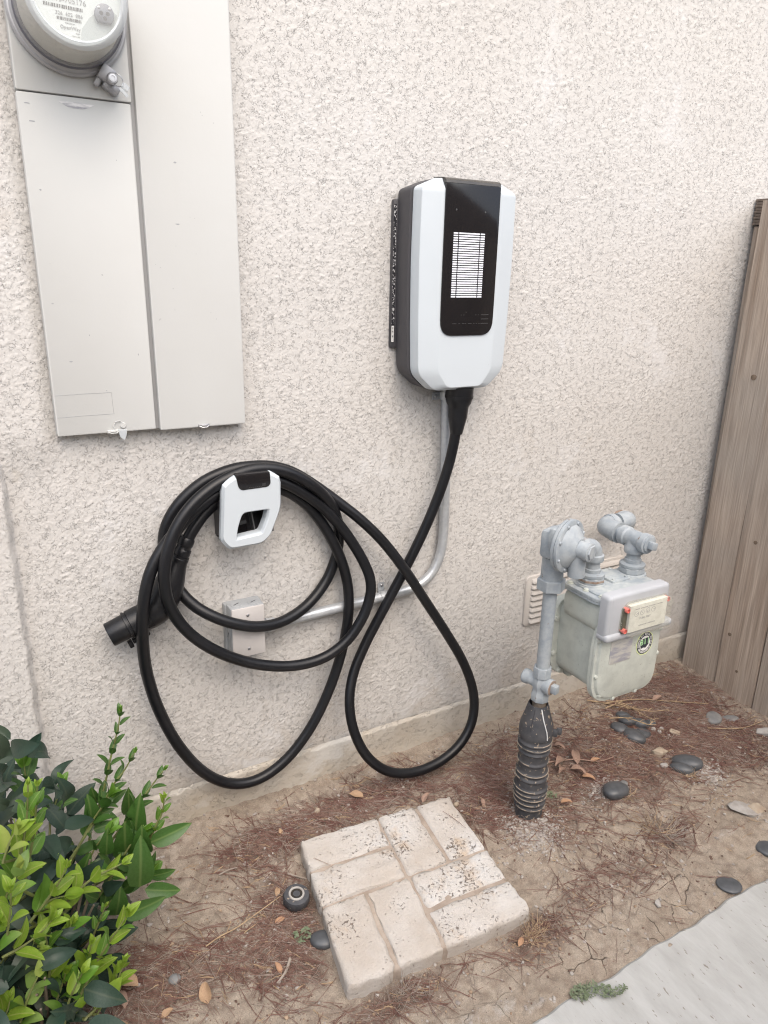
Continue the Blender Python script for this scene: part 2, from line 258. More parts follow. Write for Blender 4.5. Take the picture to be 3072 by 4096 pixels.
def dirtmat():
    m = bpy.data.materials.new('dry_dirt'); m.use_nodes = True; t = m.node_tree; N = t.nodes; L = t.links
    b = N['Principled BSDF']; b.inputs['Roughness'].default_value = 0.95
    tc = N.new('ShaderNodeTexCoord'); vec = tc.outputs['Object']
    def noise(s, d, ro=0.6):
        n = N.new('ShaderNodeTexNoise'); n.inputs['Scale'].default_value = s; n.inputs['Detail'].default_value = d; n.inputs['Roughness'].default_value = ro
        L.new(vec, n.inputs[0]); return n.outputs[0]
    def rng(src, a, c, o0=0.0, o1=1.0):
        r = N.new('ShaderNodeMapRange'); r.inputs[1].default_value = a; r.inputs[2].default_value = c; r.inputs[3].default_value = o0; r.inputs[4].default_value = o1
        L.new(src, r.inputs[0]); return r.outputs[0]
    def mix(f, a, c, blend='MIX'):
        x = N.new('ShaderNodeMix'); x.data_type = 'RGBA'; x.blend_type = blend
        if isinstance(f, float): x.inputs[0].default_value = f
        else: L.new(f, x.inputs[0])
        for s, i in ((a, 6), (c, 7)):
            if isinstance(s, tuple): x.inputs[i].default_value = (*s, 1)
            else: L.new(s, x.inputs[i])
        return x.outputs[2]
    litter = N.new('ShaderNodeAttribute'); litter.attribute_name = 'litter'
    base = mix(rng(noise(5, 8), 0.35, 0.65), (0.335, 0.282, 0.222), (0.425, 0.368, 0.30))
    base = mix(rng(noise(38, 6), 0.42, 0.70), base, (0.235, 0.185, 0.145))
    org = mix(rng(noise(60, 6), 0.35, 0.65), (0.085, 0.056, 0.044), (0.165, 0.116, 0.09))
    lf = N.new('ShaderNodeMath'); lf.operation = 'ADD'; L.new(litter.outputs['Fac'], lf.inputs[0]); L.new(rng(noise(22, 6), 0.3, 0.7, -0.3, 0.3), lf.inputs[1])
    c = mix(rng(lf.outputs[0], 0.25, 0.75), base, org)
    crust = N.new('ShaderNodeAttribute'); crust.attribute_name = 'crust'
    cs = N.new('ShaderNodeMath'); cs.operation = 'ADD'; L.new(crust.outputs['Fac'], cs.inputs[0]); L.new(rng(noise(55, 6), 0.3, 0.7, -0.3, 0.3), cs.inputs[1])
    c = mix(rng(cs.outputs[0], 0.35, 0.7, 0.0, 0.85), c, mix(rng(noise(80, 5), .4, .6), (0.36, 0.315, 0.26), (0.46, 0.43, 0.39)))
    c = mix(rng(noise(330, 2), 0.66, 0.70), c, (0.46, 0.40, 0.34))
    c = mix(rng(noise(520, 3, .7), .38, .62, 0.0, .45), c, (0.13, 0.095, 0.07))
    c = mix(rng(noise(430, 2), .64, .70, 0.0, .7), c, (0.44, 0.37, 0.30))
    c = mix(rng(noise(250, 2), 0.68, 0.73), c, (0.09, 0.06, 0.045))
    # drying cracks, only on the bare soil
    wv = N.new('ShaderNodeTexNoise'); wv.inputs['Scale'].default_value = 14; wv.inputs['Detail'].default_value = 4; L.new(vec, wv.inputs[0])
    sc = N.new('ShaderNodeVectorMath'); sc.operation = 'SCALE'; sc.inputs[3].default_value = 0.06; L.new(wv.outputs[1], sc.inputs[0])
    ad = N.new('ShaderNodeVectorMath'); ad.operation = 'ADD'; L.new(vec, ad.inputs[0]); L.new(sc.outputs[0], ad.inputs[1])
    vo = N.new('ShaderNodeTexVoronoi'); vo.feature = 'DISTANCE_TO_EDGE'; vo.inputs['Scale'].default_value = 11; L.new(ad.outputs[0], vo.inputs[0])
    ck = rng(vo.outputs[0], 0.003, 0.012, 1.0, 0.0)
    cm = N.new('ShaderNodeMath'); cm.operation = 'MULTIPLY'; L.new(ck, cm.inputs[0])
    cr = N.new('ShaderNodeAttribute'); cr.attribute_name = 'cracks'; L.new(cr.outputs['Fac'], cm.inputs[1])
    cn = N.new('ShaderNodeMath'); cn.operation = 'MULTIPLY'; L.new(cm.outputs[0], cn.inputs[0]); L.new(rng(noise(9, 3), 0.47, 0.58), cn.inputs[1])
    c = mix(cn.outputs[0], c, (0.10, 0.075, 0.055))
    L.new(c, b.inputs['Base Color'])
    hs = N.new('ShaderNodeMath'); hs.operation = 'SUBTRACT'; L.new(noise(210, 8, 0.8), hs.inputs[0]); L.new(cn.outputs[0], hs.inputs[1])
    bp = N.new('ShaderNodeBump'); bp.inputs['Distance'].default_value = 0.0035; L.new(hs.outputs[0], bp.inputs['Height']); L.new(bp.outputs[0], b.inputs['Normal'])
    return m
M['dirt'] = dirtmat()

# ------------------------------------------------------------------ geometry helpers
class G:
    """collects primitives; build() links them as one mesh object"""
    def __init__(s): s.v = []; s.f = []
    def add(s, vs_, fs_):
        o = len(s.v); s.v += [tuple(p) for p in vs_]; s.f += [tuple(i + o for i in q) for q in fs_]; return s
    def bm(s, b, mat=None):
        if mat is not None: bmesh.ops.transform(b, matrix=mat, verts=b.verts)
        b.verts.index_update(); s.add([v.co[:] for v in b.verts], [[v.index for v in f.verts] for f in b.faces]); b.free(); return s
    def box(s, c, size, bevel=0.0, rot=None, seg=2):
        b = bmesh.new(); bmesh.ops.create_cube(b, size=1.0)
        bmesh.ops.scale(b, vec=size, verts=b.verts)
        if bevel: bmesh.ops.bevel(b, geom=b.edges[:], offset=bevel, segments=seg, profile=0.5, affect='EDGES', clamp_overlap=True)
        m = Matrix.Translation(c)
        if rot is not None: m = m @ rot.to_4x4()
        return s.bm(b, m)
    def tube(s, path, r, n=14, caps=True, flat=None):
        P = [Vector(p) for p in path]; k = len(P)
        rr = r if isinstance(r, (list, tuple)) else [r] * k
        T = [(P[min(i + 1, k - 1)] - P[max(i - 1, 0)]).normalized() for i in range(k)]
        a = Vector((0, 0, 1)) if abs(T[0].z) < 0.9 else Vector((1, 0, 0))
        u = T[0].cross(a).normalized(); vs_ = []; fs_ = []
        for i in range(k):
            u = (u - T[i] * u.dot(T[i])).normalized(); w_ = T[i].cross(u)
            for j in range(n):
                an = 2 * math.pi * j / n
                vs_.append(P[i] + (u * math.cos(an) + w_ * math.sin(an) * (flat or 1.0)) * rr[i])
        for i in range(k - 1):
            for j in range(n):
                fs_.append((i * n + j, i * n + (j + 1) % n, (i + 1) * n + (j + 1) % n, (i + 1) * n + j))
        if caps:
            fs_.append(tuple(range(n))[::-1]); fs_.append(tuple((k - 1) * n + j for j in range(n)))
        return s.add(vs_, fs_)
    def lathe(s, prof, o, axis, n=28, caps=True, ref=None):
        """prof = [(radius, height along axis)]"""
        o = Vector(o); ax = Vector(axis).normalized()
        a = Vector(ref) if ref is not None else (Vector((0, 0, 1)) if abs(ax.z) < 0.9 else Vector((1, 0, 0)))
        u = (a - ax * a.dot(ax)).normalized(); w_ = ax.cross(u); vs_ = []; fs_ = []
        for r, h in prof:
            for j in range(n):
                an = 2 * math.pi * (j + 0.5) / n
                vs_.append(o + ax * h + (u * math.cos(an) + w_ * math.sin(an)) * r)
        k = len(prof)
        for i in range(k - 1):
            for j in range(n): fs_.append((i * n + j, i * n + (j + 1) % n, (i + 1) * n + (j + 1) % n, (i + 1) * n + j))
        if caps:
            fs_.append(tuple(range(n))[::-1]); fs_.append(tuple((k - 1) * n + j for j in range(n)))
        return s.add(vs_, fs_)
    def prism(s, poly, o, u, v, d0, d1, bevel=0.0, seg=2):
        """polygon in the (u, v) plane through o, extruded from d0 to d1 along u x v"""
        o = Vector(o); u = Vector(u); v = Vector(v); w_ = u.cross(v)
        b = bmesh.new(); n = len(poly)
        A = [b.verts.new(o + u * p[0] + v * p[1] + w_ * d0) for p in poly]
        B = [b.verts.new(o + u * p[0] + v * p[1] + w_ * d1) for p in poly]
        b.faces.new(A[::-1]); top = b.faces.new(B)
        for i in range(n): b.faces.new((A[i], A[(i + 1) % n], B[(i + 1) % n], B[i]))
        bmesh.ops.recalc_face_normals(b, faces=b.faces)
        if bevel: bmesh.ops.bevel(b, geom=list(top.edges), offset=bevel, segments=seg, profile=0.5, affect='EDGES', clamp_overlap=True)
        return s.bm(b)
    def loft(s, loops, cap0=True, cap1=True):
        n = len(loops[0]); vs_ = [p for l in loops for p in l]; fs_ = []
        for i in range(len(loops) - 1):
            for j in range(n): fs_.append((i * n + j, i * n + (j + 1) % n, (i + 1) * n + (j + 1) % n, (i + 1) * n + j))
        if cap0: fs_.append(tuple(range(n))[::-1])
        if cap1: fs_.append(tuple((len(loops) - 1) * n + j for j in range(n)))
        return s.add(vs_, fs_)
    def blob(s, c, size, seed=0, rough=0.1, rot=None, sub=2, flat=0.0):
        b = bmesh.new(); bmesh.ops.create_icosphere(b, subdivisions=sub, radius=1.0)
        r = random.Random(seed); dirs = [(Vector((r.gauss(0, 1), r.gauss(0, 1), r.gauss(0, 1))).normalized(), r.uniform(-rough, rough)) for _ in range(7)]
        for v in b.verts:
            n_ = v.co.normalized(); k = 1 + sum(a * max(0, n_.dot(d)) ** 2 for d, a in dirs)
            v.co = n_ * k
            if flat: v.co.z = math.copysign(abs(v.co.z) ** (1 - flat), v.co.z)
        bmesh.ops.scale(b, vec=size, verts=b.verts)
        m = Matrix.Translation(c)
        if rot is not None: m = m @ rot.to_4x4()
        return s.bm(b, m)
    def text(s, body, o, u, v, size, depth=0.0004, align='CENTER', bold=0.0):
        cu = bpy.data.curves.new('t', 'FONT'); cu.body = body; cu.size = size; cu.align_x = align; cu.align_y = 'CENTER'
        cu.extrude = depth; cu.offset = bold; cu.resolution_u = 2
        ob = bpy.data.objects.new('t', cu); me = bpy.data.meshes.new_from_object(ob)
        o = Vector(o); u = Vector(u); v = Vector(v); w_ = u.cross(v)
        s.add([o + u * q.co.x + v * q.co.y + w_ * q.co.z for q in me.vertices], [tuple(p.vertices) for p in me.polygons])
        bpy.data.objects.remove(ob); bpy.data.curves.remove(cu); bpy.data.meshes.remove(me); return s
    def build(s, name, mat, parent=None, angle=38, recalc=True):
        me = bpy.data.meshes.new(name)
        off = WLOC.get(parent, Vector((0, 0, 0))) if parent else None
        vv = s.v if off is None else [(p[0] - off.x, p[1] - off.y, p[2] - off.z) for p in s.v]
        me.from_pydata(vv, [], s.f)
        if recalc:
            b = bmesh.new(); b.from_mesh(me); bmesh.ops.recalc_face_normals(b, faces=b.faces); b.to_mesh(me); b.free()
        me.polygons.foreach_set('use_smooth', [True] * len(me.polygons)); me.set_sharp_from_angle(angle=R_(angle))
        me.materials.append(M[mat] if isinstance(mat, str) else mat)
        o = bpy.data.objects.new(name, me); COL.objects.link(o)
        if parent: o.parent = parent; WLOC[o] = off
        else: WLOC[o] = Vector((0, 0, 0))
        return o
WLOC = {}
def thing(name, label, cat, loc, group=None):
    o = bpy.data.objects.new(name, None); COL.objects.link(o); o.empty_display_size = 0.05
    o.location = loc; WLOC[o] = Vector(loc); return tag(o, label, cat, group)
def tag(o, label=None, cat=None, group=None, kind=None):
    if label: o['label'] = label
    if cat: o['category'] = cat
    if group: o['group'] = group
    if kind: o['kind'] = kind
    return o
def inst(me, name, loc, rot, scale, parent=None):
    o = bpy.data.objects.new(name, me); COL.objects.link(o)
    if parent: o.parent = parent; loc = Vector(loc) - WLOC[parent]
    o.location = loc; o.rotation_mode = 'QUATERNION'; o.rotation_quaternion = rot; o.scale = scale if hasattr(scale, '__len__') else (scale,) * 3
    return o
def spline(P, k=6, smooth=0):
    P = [Vector(p) for p in P]
    for q in range(smooth * 2):
        lam = -.54 if q % 2 else .5          # smoothing that does not shrink the loops
        P = [P[0]] + [P[i] + ((P[i - 1] + P[i + 1]) / 2 - P[i]) * lam for i in range(1, len(P) - 1)] + [P[-1]]
    out = []
    for i in range(len(P) - 1):
        p0, p1, p2, p3 = P[max(i - 1, 0)], P[i], P[i + 1], P[min(i + 2, len(P) - 1)]
        for j in range(k):
            t = j / k
            out.append(0.5 * ((2 * p1) + (p2 - p0) * t + (2 * p0 - 5 * p1 + 4 * p2 - p3) * t * t + (3 * p1 - p0 - 3 * p2 + p3) * t ** 3))
    return out + [P[-1]]
def rrect(x0, x1, z0, z1, r, n=5):
    out = []
    for cx, cz, a0 in ((x1 - r, z0 + r, -90), (x1 - r, z1 - r, 0), (x0 + r, z1 - r, 90), (x0 + r, z0 + r, 180)):
        for i in range(n + 1):
            a = R_(a0 + 90 * i / n); out.append((cx + r * math.cos(a), cz + r * math.sin(a)))
    return out
def rpoly(pts, r, n=4):
    """round the corners of a convex polygon; r a number or one per corner"""
    out = []; k = len(pts)
    for i in range(k):
        p = Vector(pts[i]); a = Vector(pts[i - 1]) - p; b = Vector(pts[(i + 1) % k]) - p
        ri = r[i] if isinstance(r, (list, tuple)) else r
        d = min(ri, a.length * 0.48, b.length * 0.48); p0 = p + a.normalized() * d; p1 = p + b.normalized() * d
        for j in range(n + 1):
            t = j / n; out.append(tuple(p0 * (1 - t) ** 2 + p * 2 * t * (1 - t) + p1 * t * t))
    return out
XU, ZU = (1, 0, 0), (0, 0, 1)          # u x v = (0,-1,0): extrusion runs out of the wall
def grid_obj(name, XX, YY, ZZ, mat, attrs=None, flip=False):
    ny, nx = XX.shape
    me = bpy.data.meshes.new(name); n = nx * ny
    me.vertices.add(n); me.vertices.foreach_set('co', np.stack([XX, YY, ZZ], -1).astype(np.float32).ravel())
    i = np.arange(n).reshape(ny, nx)
    q = np.stack([i[:-1, :-1], i[:-1, 1:], i[1:, 1:], i[1:, :-1]], -1).reshape(-1, 4)
    if flip: q = q[:, ::-1]
    f = len(q); me.loops.add(f * 4); me.loops.foreach_set('vertex_index', q.astype(np.int32).ravel())
    me.polygons.add(f); me.polygons.foreach_set('loop_start', np.arange(0, f * 4, 4, dtype=np.int32))
    me.update(calc_edges=True); me.validate()
    me.polygons.foreach_set('use_smooth', np.ones(f, dtype=bool))
    for k_, a in (attrs or {}).items():
        at = me.attributes.new(k_, 'FLOAT', 'POINT'); at.data.foreach_set('value', a.astype(np.float32).ravel())
    me.materials.append(M[mat]); o = bpy.data.objects.new(name, me); COL.objects.link(o); WLOC[o] = Vector((0, 0, 0)); return o
nrg = np.random.default_rng(3)
def tex(n, lx, lz, cell, lo=None):
    """tileable band noise on an n x n torus of the given cell size; lx, lz = feature size in metres"""
    f = np.fft.fft2(nrg.standard_normal((n, n)))
    kx = np.fft.fftfreq(n, cell)[None, :] * lx; kz = np.fft.fftfreq(n, cell)[:, None] * lz
    k2 = kx ** 2 + kz ** 2
    h = np.exp(-k2 * 1.2) * (1 - np.exp(-k2 * (lo or 3.0)))
    a = np.real(np.fft.ifft2(f * h)); return (a - a.mean()) / a.std()
def samp(a, X, Z, cell):
    n = a.shape[0]; x = (X / cell) % n; z = (Z / cell) % n
    x0 = np.floor(x).astype(int); z0 = np.floor(z).astype(int); fx = x - x0; fz = z - z0
    x1 = (x0 + 1) % n; z1 = (z0 + 1) % n; x0 %= n; z0 %= n
    return (a[z0, x0] * (1 - fx) + a[z0, x1] * fx) * (1 - fz) + (a[z1, x0] * (1 - fx) + a[z1, x1] * fx) * fz
def sst(x, a, b):
    t = np.clip((x - a) / (b - a), 0, 1); return t * t * (3 - 2 * t)
def lines(segs):
    out = []
    for a, b, st in segs: out.append(np.arange(a, b, st))
    return np.unique(np.round(np.concatenate(out), 5))

# ------------------------------------------------------------------ ground, walkway
GS = 0.07
CELL = 0.004
gn1 = tex(512, 0.16, 0.16, CELL); gn2 = tex(512, 0.03, 0.03, CELL); gn3 = tex(512, 0.012, 0.012, CELL)
EDGE = -0.815
def edge_y(X): return EDGE + 0.022 * np.clip((X - 1.1), -0.6, 0.6)
LIT = [(.50, -.16, .16, .07, 1), (.47, -.37, .09, .12, 1), (.43, -.46, .12, .10, .9), (.22, -.42, .16, .08, .7), (.80, -.14, .26, .07, 1), (1.08, -.30, .12, .12, .9),
       (1.25, -.20, .24, .11, .9), (1.22, -.43, .10, .08, .6), (1.95, -.17, .26, .16, 1.1), (1.75, -.30, .24, .14, 1), (1.95, -.42, .2, .12, 1), (1.5, -.33, .2, .16, 1),
       (.60, -.66, .14, .045, .9), (.93, -.67, .09, .05, .9), (1.10, -.64, .06, .05, .5), (1.47, -.60, .09, .05, .8), (.10, -.40, .12, .1, .7), (1.25, -.62, .12, .06, .5)]
def litter_at(X, Y):
    l = np.zeros_like(X)
    for cx, cy, rx, ry, wt in LIT: l = np.maximum(l, wt * np.exp(-((X - cx) / rx) ** 2 * 1.0 - ((Y - cy) / ry) ** 2 * 1.0))
    return l
CR = [(.767, -.772, .040, .020, .8), (.835, -.798, .030, .012, .9), (.68, -.765, .10, .022, .7), (.57, -.745, .10, .020, .6), (1.600, -.668, .045, .014, .7), (1.32, -.70, .05, .010, .4), (1.75, -.66, .05, .03, .6), (1.12, -.80, .03, .012, .5), (1.135, -.43, .05, .045, .35), (1.425, -.40, .04, .03, .45), (1.755, -.48, .03, .035, .4)]
def crust_at(X, Y):
    l = np.zeros_like(X)
    for cx, cy, rx, ry, wt in CR: l = np.maximum(l, wt * np.exp(-((X - cx) / rx) ** 2 - ((Y - cy) / ry) ** 2))
    return l
def ground_z(X, Y):
    X = np.asarray(X, float); Y = np.asarray(Y, float)
    z = GS * np.clip(Y, -1.2, 0.0)
    z = z + 0.0035 * samp(gn1, X, Y, CELL) + 0.0016 * samp(gn2, X, Y, CELL) + 0.0006 * samp(gn3, X, Y, CELL)
    z = z + 0.010 * np.exp(-((X - 1.145) / .09) ** 2 - ((Y + .42) / .08) ** 2)
    z = z + 0.006 * np.exp(-(Y / .03) ** 2)
    z = z - 0.006 * np.exp(-((Y - edge_y(X)) / .015) ** 2) + .011 * crust_at(X, Y)
    return z
def gz(x, y): return float(ground_z(np.array([x]), np.array([y]))[0])
xs = np.concatenate([[-40, -20, -8, -4, -2, -1, -.5], lines([(-.25, 1.4, .0045), (1.4, 2.35, .006)]), [2.5, 3, 4, 8, 20, 40]])
ys = np.concatenate([[-40, -20, -8, -4, -2.6, -2, -1.5, -1.2, -1.0, -.92], lines([(-.88, .05, .0045)]), [.15, 1, 6, 20, 40]])
gx, gy = np.meshgrid(xs, ys)
zz = ground_z(gx, gy)
under = sst(-gy, 0.83, 0.86) * (1 - sst(-gy, 2.1, 2.6))
zz = zz - 0.10 * under
crk = np.exp(-((gx - 1.15) / .33) ** 2 - ((gy + .73) / .085) ** 2) + .7 * np.exp(-((gx - .9) / .2) ** 2 - ((gy + .76) / .05) ** 2)
ground = grid_obj('ground', gx, gy, zz, 'dirt', {'litter': litter_at(gx, gy), 'cracks': np.clip(crk * 1.3, 0, 1), 'crust': crust_at(gx, gy)})
tag(ground, kind='structure')
g = G()
wx = np.concatenate([[-12, -6, -2], np.arange(-.5, 3.0, .02), [4, 8, 14]])
A = []; B = []; C_ = []
for x in wx:
    e = float(edge_y(np.array(x))) + 0.003 * math.sin(x * 23) + 0.002 * math.sin(x * 71 + 1)
    zt = GS * -0.82 + 0.004
    A.append((x, e - .004, zt - .09)); B.append((x, e, zt - .005)); C_.append((x, e - .006, zt))
n = len(wx); far = [(x, -2.2, GS * -0.82 + 0.004 - .02) for x in wx]; low = [(x, -2.2, -.16) for x in wx]
vs_ = A + B + C_ + far + low
fs_ = [(k * n + i, k * n + i + 1, (k + 1) * n + i + 1, (k + 1) * n + i) for k in range(4) for i in range(n - 1)]
g.add(vs_, fs_)
tag(g.build('walkway', 'concrete'), kind='structure')

# ------------------------------------------------------------------ stucco wall
wall = thing('stucco_wall', 'pale pinkish beige stucco house wall behind the chargers and meters', 'wall', (1.0, 0, 0))
WC = 0.0022
pl_ = [(tex(1024, .0065, .0040, WC), -.1, .00036), (tex(1024, .0048, .0034, WC), .4, .00036), (tex(1024, .010, .006, WC), .7, .0005), (tex(1024, .022, .012, WC), 1.1, .0006)]
fine = tex(1024, .006, .005, WC); mid = tex(1024, .02, .016, WC); big = tex(512, .5, .4, .008)
def stucco_h(X, Z, ox=0.0):
    h = np.zeros_like(X)
    wob = 0.004 * samp(mid, X * .7 + .3, Z * .7, WC)
    for k_, (t, th, a) in enumerate(pl_):
        v = samp(t, X + ox + .37 * k_ + wob * (k_ % 2), Z + .21 * k_ + wob, WC)
        h = h + a * (1.0 + .45 * np.clip(samp(big, X * 2.2 + k_, Z * 2.2, .008), -1.4, 1.6)) * sst(v, th - .05, th + .14)
    return h +   .00025 * samp(fine, X + ox, Z, WC) + .0006 * samp(big, X, Z, .008)
x = [-.14]
while x[-1] < 2.36: x.append(x[-1] + .0022 + .0012 * max(0, x[-1]))
z = lines([(.105, 1.75, .0025), (1.75, 2.40, .0032)])
xs = np.concatenate([[-6, -3, -1.5, -.8, -.4, -.25], x, [2.6, 3, 4, 6, 8]]); zs = np.concatenate([z, [2.5, 2.7, 3.0]])
X, Z = np.meshgrid(xs, zs)
h = stucco_h(X, Z)
# plaster that swells out round the meter cabinet and along the left edge
edge = 0.019 + .0012 * samp(mid, X * .2, Z * .25, WC)
left = 1 - sst(X, edge - .004, edge + .012)
patch = sst(Z - (.975 + .16 * np.clip(X - .02, 0, .2)), -.05, .07) * (1 - sst(X, .10, .135))
swell = np.maximum(left * (1 - .0 * Z), patch)
under_ = np.exp(-((Z - 1.02) / .05) ** 2) * (1 - sst(X, .40, .55)) * sst(X, .1, .14) * .35
h = h + np.maximum(.026 * left * (1 - .55 * sst(Z, .90, 1.05)), .012 * patch) + .002 * under_
h = h * (1 - .0 * X)
o = grid_obj('plaster', X, -h, Z, 'stucco'); o.parent = wall; o.location = -WLOC[wall]
zs = lines([(-.25, -.06, .03), (-.06, .1115, .0026)]); xs2 = np.concatenate([[-6, -3, -1.5, -.8, -.4, -.25], np.array(x)[::1], [2.6, 3, 4, 6, 8]])
X, Z = np.meshgrid(xs2, zs)
h = .010 + .6 * stucco_h(X * .8, Z, 1.3) + .0010 * samp(big, X * 3, Z * 3, .008)
top = .1095 + .0018 * samp(mid, X * .6, Z * 0 + .2, WC)
h = np.where(Z > top - .012, h * (1 - .62 * sst(Z, top - .012, top + .001)), h)
left = 1 - sst(X, .015, .045); h = h + .022 * left
o = grid_obj('base_course', X, -h, Z, 'stucco_base'); o.parent = wall; o.location = -WLOC[wall]
g = G(); g.box((1.0, .13, 1.4), (14, .20, 3.4))
g.build('backing', 'stucco_base', wall)

# ------------------------------------------------------------------ side fence
fence = thing('wooden_fence', 'weathered brown board fence meeting the stucco wall beside the gas meter', 'fence', (2.185, -.4, 0))
yb = -.036
widths = [.139, .150, .142, .140, .140, .140, .140, .140, .140, .140]
for i, wd in enumerate(widths):
    zt = 1.60 + rnd.uniform(-.004, .004); lean = .0 if i else .010
    g = G(); y0 = yb; y1 = yb - wd
    x0 = 2.172 + rnd.uniform(-.002, .002)
    b = bmesh.new(); bmesh.ops.create_cube(b, size=1.0)
    bmesh.ops.scale(b, vec=(.018, wd, zt + .12), verts=b.verts)
    bmesh.ops.bevel(b, geom=[e for e in b.edges if abs(e.verts[0].co.z - e.verts[1].co.z) > .5], offset=.0025, segments=2, affect='EDGES')
    for v in b.verts:
        tz = (v.co.z + (zt + .12) / 2) / (zt + .12)
        if i == 0: v.co.y -= .016 * tz
    g.bm(b, Matrix.Translation((x0 + .009, (y0 + y1) / 2, zt / 2 - .06)))
    o = g.build('board', 'wood', fence)
    yb = y1 - .0035 - (.012 if i == -1 else 0)
g = G(); g.box((2.232, -.052, .735), (.045, .088, 1.59), .004); g.build('post', 'wood', fence)
g = G()
for k_ in range(9): g.box((2.228, -.052, 1.536 + .0085 * k_), (.050 - .003 * (k_ % 2), .092 - .003 * (k_ % 2), .0079), .0012)
tag(g.build('post_cap', 'wood_dark', fence), 'dark ridged block on top of the fence post')
for zr in (.22, 1.38):
    g = G(); g.box((2.210, -.80, zr), (.038, 1.34, .088), .003); g.build('rail', 'wood', fence)
for (yk, zk, r) in ((-.125, 1.075, .010), (-.235, .55, .007), (-.205, .20, .007), (-.255, .08, .005)):
    g = G(); g.lathe([(r, 0), (r * .8, .0006), (r * .3, .0007)], (2.1716, yk, zk), (-1, 0, .15), 14); g.build('knot', 'knot', fence)

# the fence across the side yard (seen in the gloss of the charger front)
of = thing('side_yard_fence', 'tall plank fence across the walkway, mirrored in the charger front', 'fence', (1, -3.3, 0))
pm = G().box((0, 0, 1.15), (.142, .02, 2.3), .003, seg=1).build('plank', 'wood', of)
pm.location = Vector((-2.6, -3.3, -.05)) - WLOC[of]; pm.data.transform(Matrix.Translation(WLOC[of]))
for k_ in range(1, 56):
    q = pm.copy(); COL.objects.link(q); q.parent = of; q.location = Vector((-2.6 + .146 * k_, -3.3 + rnd.uniform(-.002, .002), -.05 + rnd.uniform(-.01, .01))) - WLOC[of]

# ------------------------------------------------------------------ electrical cabinet
cab = thing('electrical_cabinet', 'off white painted steel meter cabinet with tall twin covers on the wall', 'electrical cabinet', (.325, 0, 1.45))
YF = -.030
g = G(); g.box((.325, -.010, 1.62), (.384, .028, 1.155), .002); g.build('enclosure', 'panel_gap', cab)
def cover(name, x0, x1, z0, z1, y0, y1, bev, mat='panel', rz=.003):
    g = G(); g.prism(rrect(x0, x1, z0, z1, rz, 3), (0, 0, 0), XU, ZU, -y0, -y1, bev); return g.build(name, mat, cab)
cover('meter_cover', .1305, .3255, 1.6600, 2.195, -.004, -.0315, .002)
lc = cover('lower_cover', .1305, .3240, 1.0430, 1.6580, -.004, YF, .0025)
bc = cover('breaker_cover', .3322, .5205, 1.0400, 2.195, -.004, -.034, .004)
CHIPS = [(0.4543, 1.6577, 0.0011, 0.0012), (0.457, 1.6525, 0.0011, 0.0009), (0.479, 1.6413, 0.0011, 0.0009), (0.3985, 1.5645, 0.0033, 0.0022), (0.3966, 1.4523, 0.0065, 0.0019), (0.3899, 1.4111, 0.0007, 0.0011), (0.3561, 1.3692, 0.0015, 0.0007), (0.3787, 1.329, 0.0023, 0.0008), (0.3794, 1.2876, 0.0004, 0.0027), (0.4541, 1.2816, 0.0008, 0.0008), (0.4652, 1.2686, 0.0008, 0.0012), (0.4218, 1.4659, 0.0012, 0.0003), (0.4313, 1.4649, 0.0007, 0.0011), (0.4498, 1.461, 0.0012, 0.0003), (0.3469, 1.375, 0.0007, 0.0007), (0.4299, 1.3973, 0.0008, 0.0007), (0.3489, 1.3854, 0.0007, 0.0004)]
g = G()
for x_, z_, a_, b_ in CHIPS:
    pts_ = [(x_ + a_ * math.cos(t) * rnd.uniform(.5, 1), z_ + b_ * math.sin(t) * rnd.uniform(.5, 1)) for t in (0, .8, 1.6, 2.4, 3.1, 3.9, 4.7, 5.5)]
    g.prism(pts_, (0, 0, 0), XU, ZU, .0338, .0342)
for x_, z_, a_, b_ in ((.146, 1.640, .006, .0012), (.151, 1.612, .007, .0016), (.152, 1.50, .0025, .002), (.150, 1.30, .003, .001), (.21, 1.24, .001, .002), (.171, 1.19, .004, .0015), (.29, 1.56, .001, .001), (.30, 1.20, .001, .003), (.232, 1.13, .001, .0012)):
    pts_ = [(x_ + a_ * math.cos(t) * rnd.uniform(.6, 1), z_ + b_ * math.sin(t) * rnd.uniform(.6, 1)) for t in (0, .8, 1.6, 2.4, 3.1, 3.9, 4.7, 5.5)]
    g.prism(pts_, (0, 0, 0), XU, ZU, .0298, .0302)
g.build('paint_chips', 'ink_soft', cab)['kind'] = 'stuff'
# knock-out outline pressed in the lower cover, its thin shadow line painted as grey strips
g = G()
for a, b in (((.134, 1.081), (.243, 1.082)), ((.134, 1.125), (.241, 1.126)), ((.2415, 1.083), (.2405, 1.125))):
    g.tube([(a[0], YF - .0003, a[1]), ((a[0] + b[0]) / 2, YF - .0004, (a[1] + b[1]) / 2 + .0004), (b[0], YF - .0003, b[1])], .00022, 5)
g.build('knockout_seam', 'ink_soft', lc)
g = G(); g.prism(rpoly([(.196, 1.6495), (.262, 1.6490), (.240, 1.6395), (.215, 1.6400)], .006), (0, 0, 0), XU, ZU, .0302, .0304); g.build('scuff_mark', 'scuff', lc)
def latch(x, z, y, parent, mat):
    g = G(); g.box((x, y - .001, z), (.024, .006, .007), .0015); g.box((x, y - .0045, z + .0005), (.011, .004, .003), .001); g.tube([(x - .010, y - .004, z - .001), (x - .004, y - .006, z - .003), (x + .006, y - .006, z - .003), (x + .011, y - .003, z)], .0011, 6)
    return g.build('latch', mat, parent)
latch(.237, 1.0455, YF, lc, 'panel'); latch(.425, 1.0435, -.034, bc, 'steel')
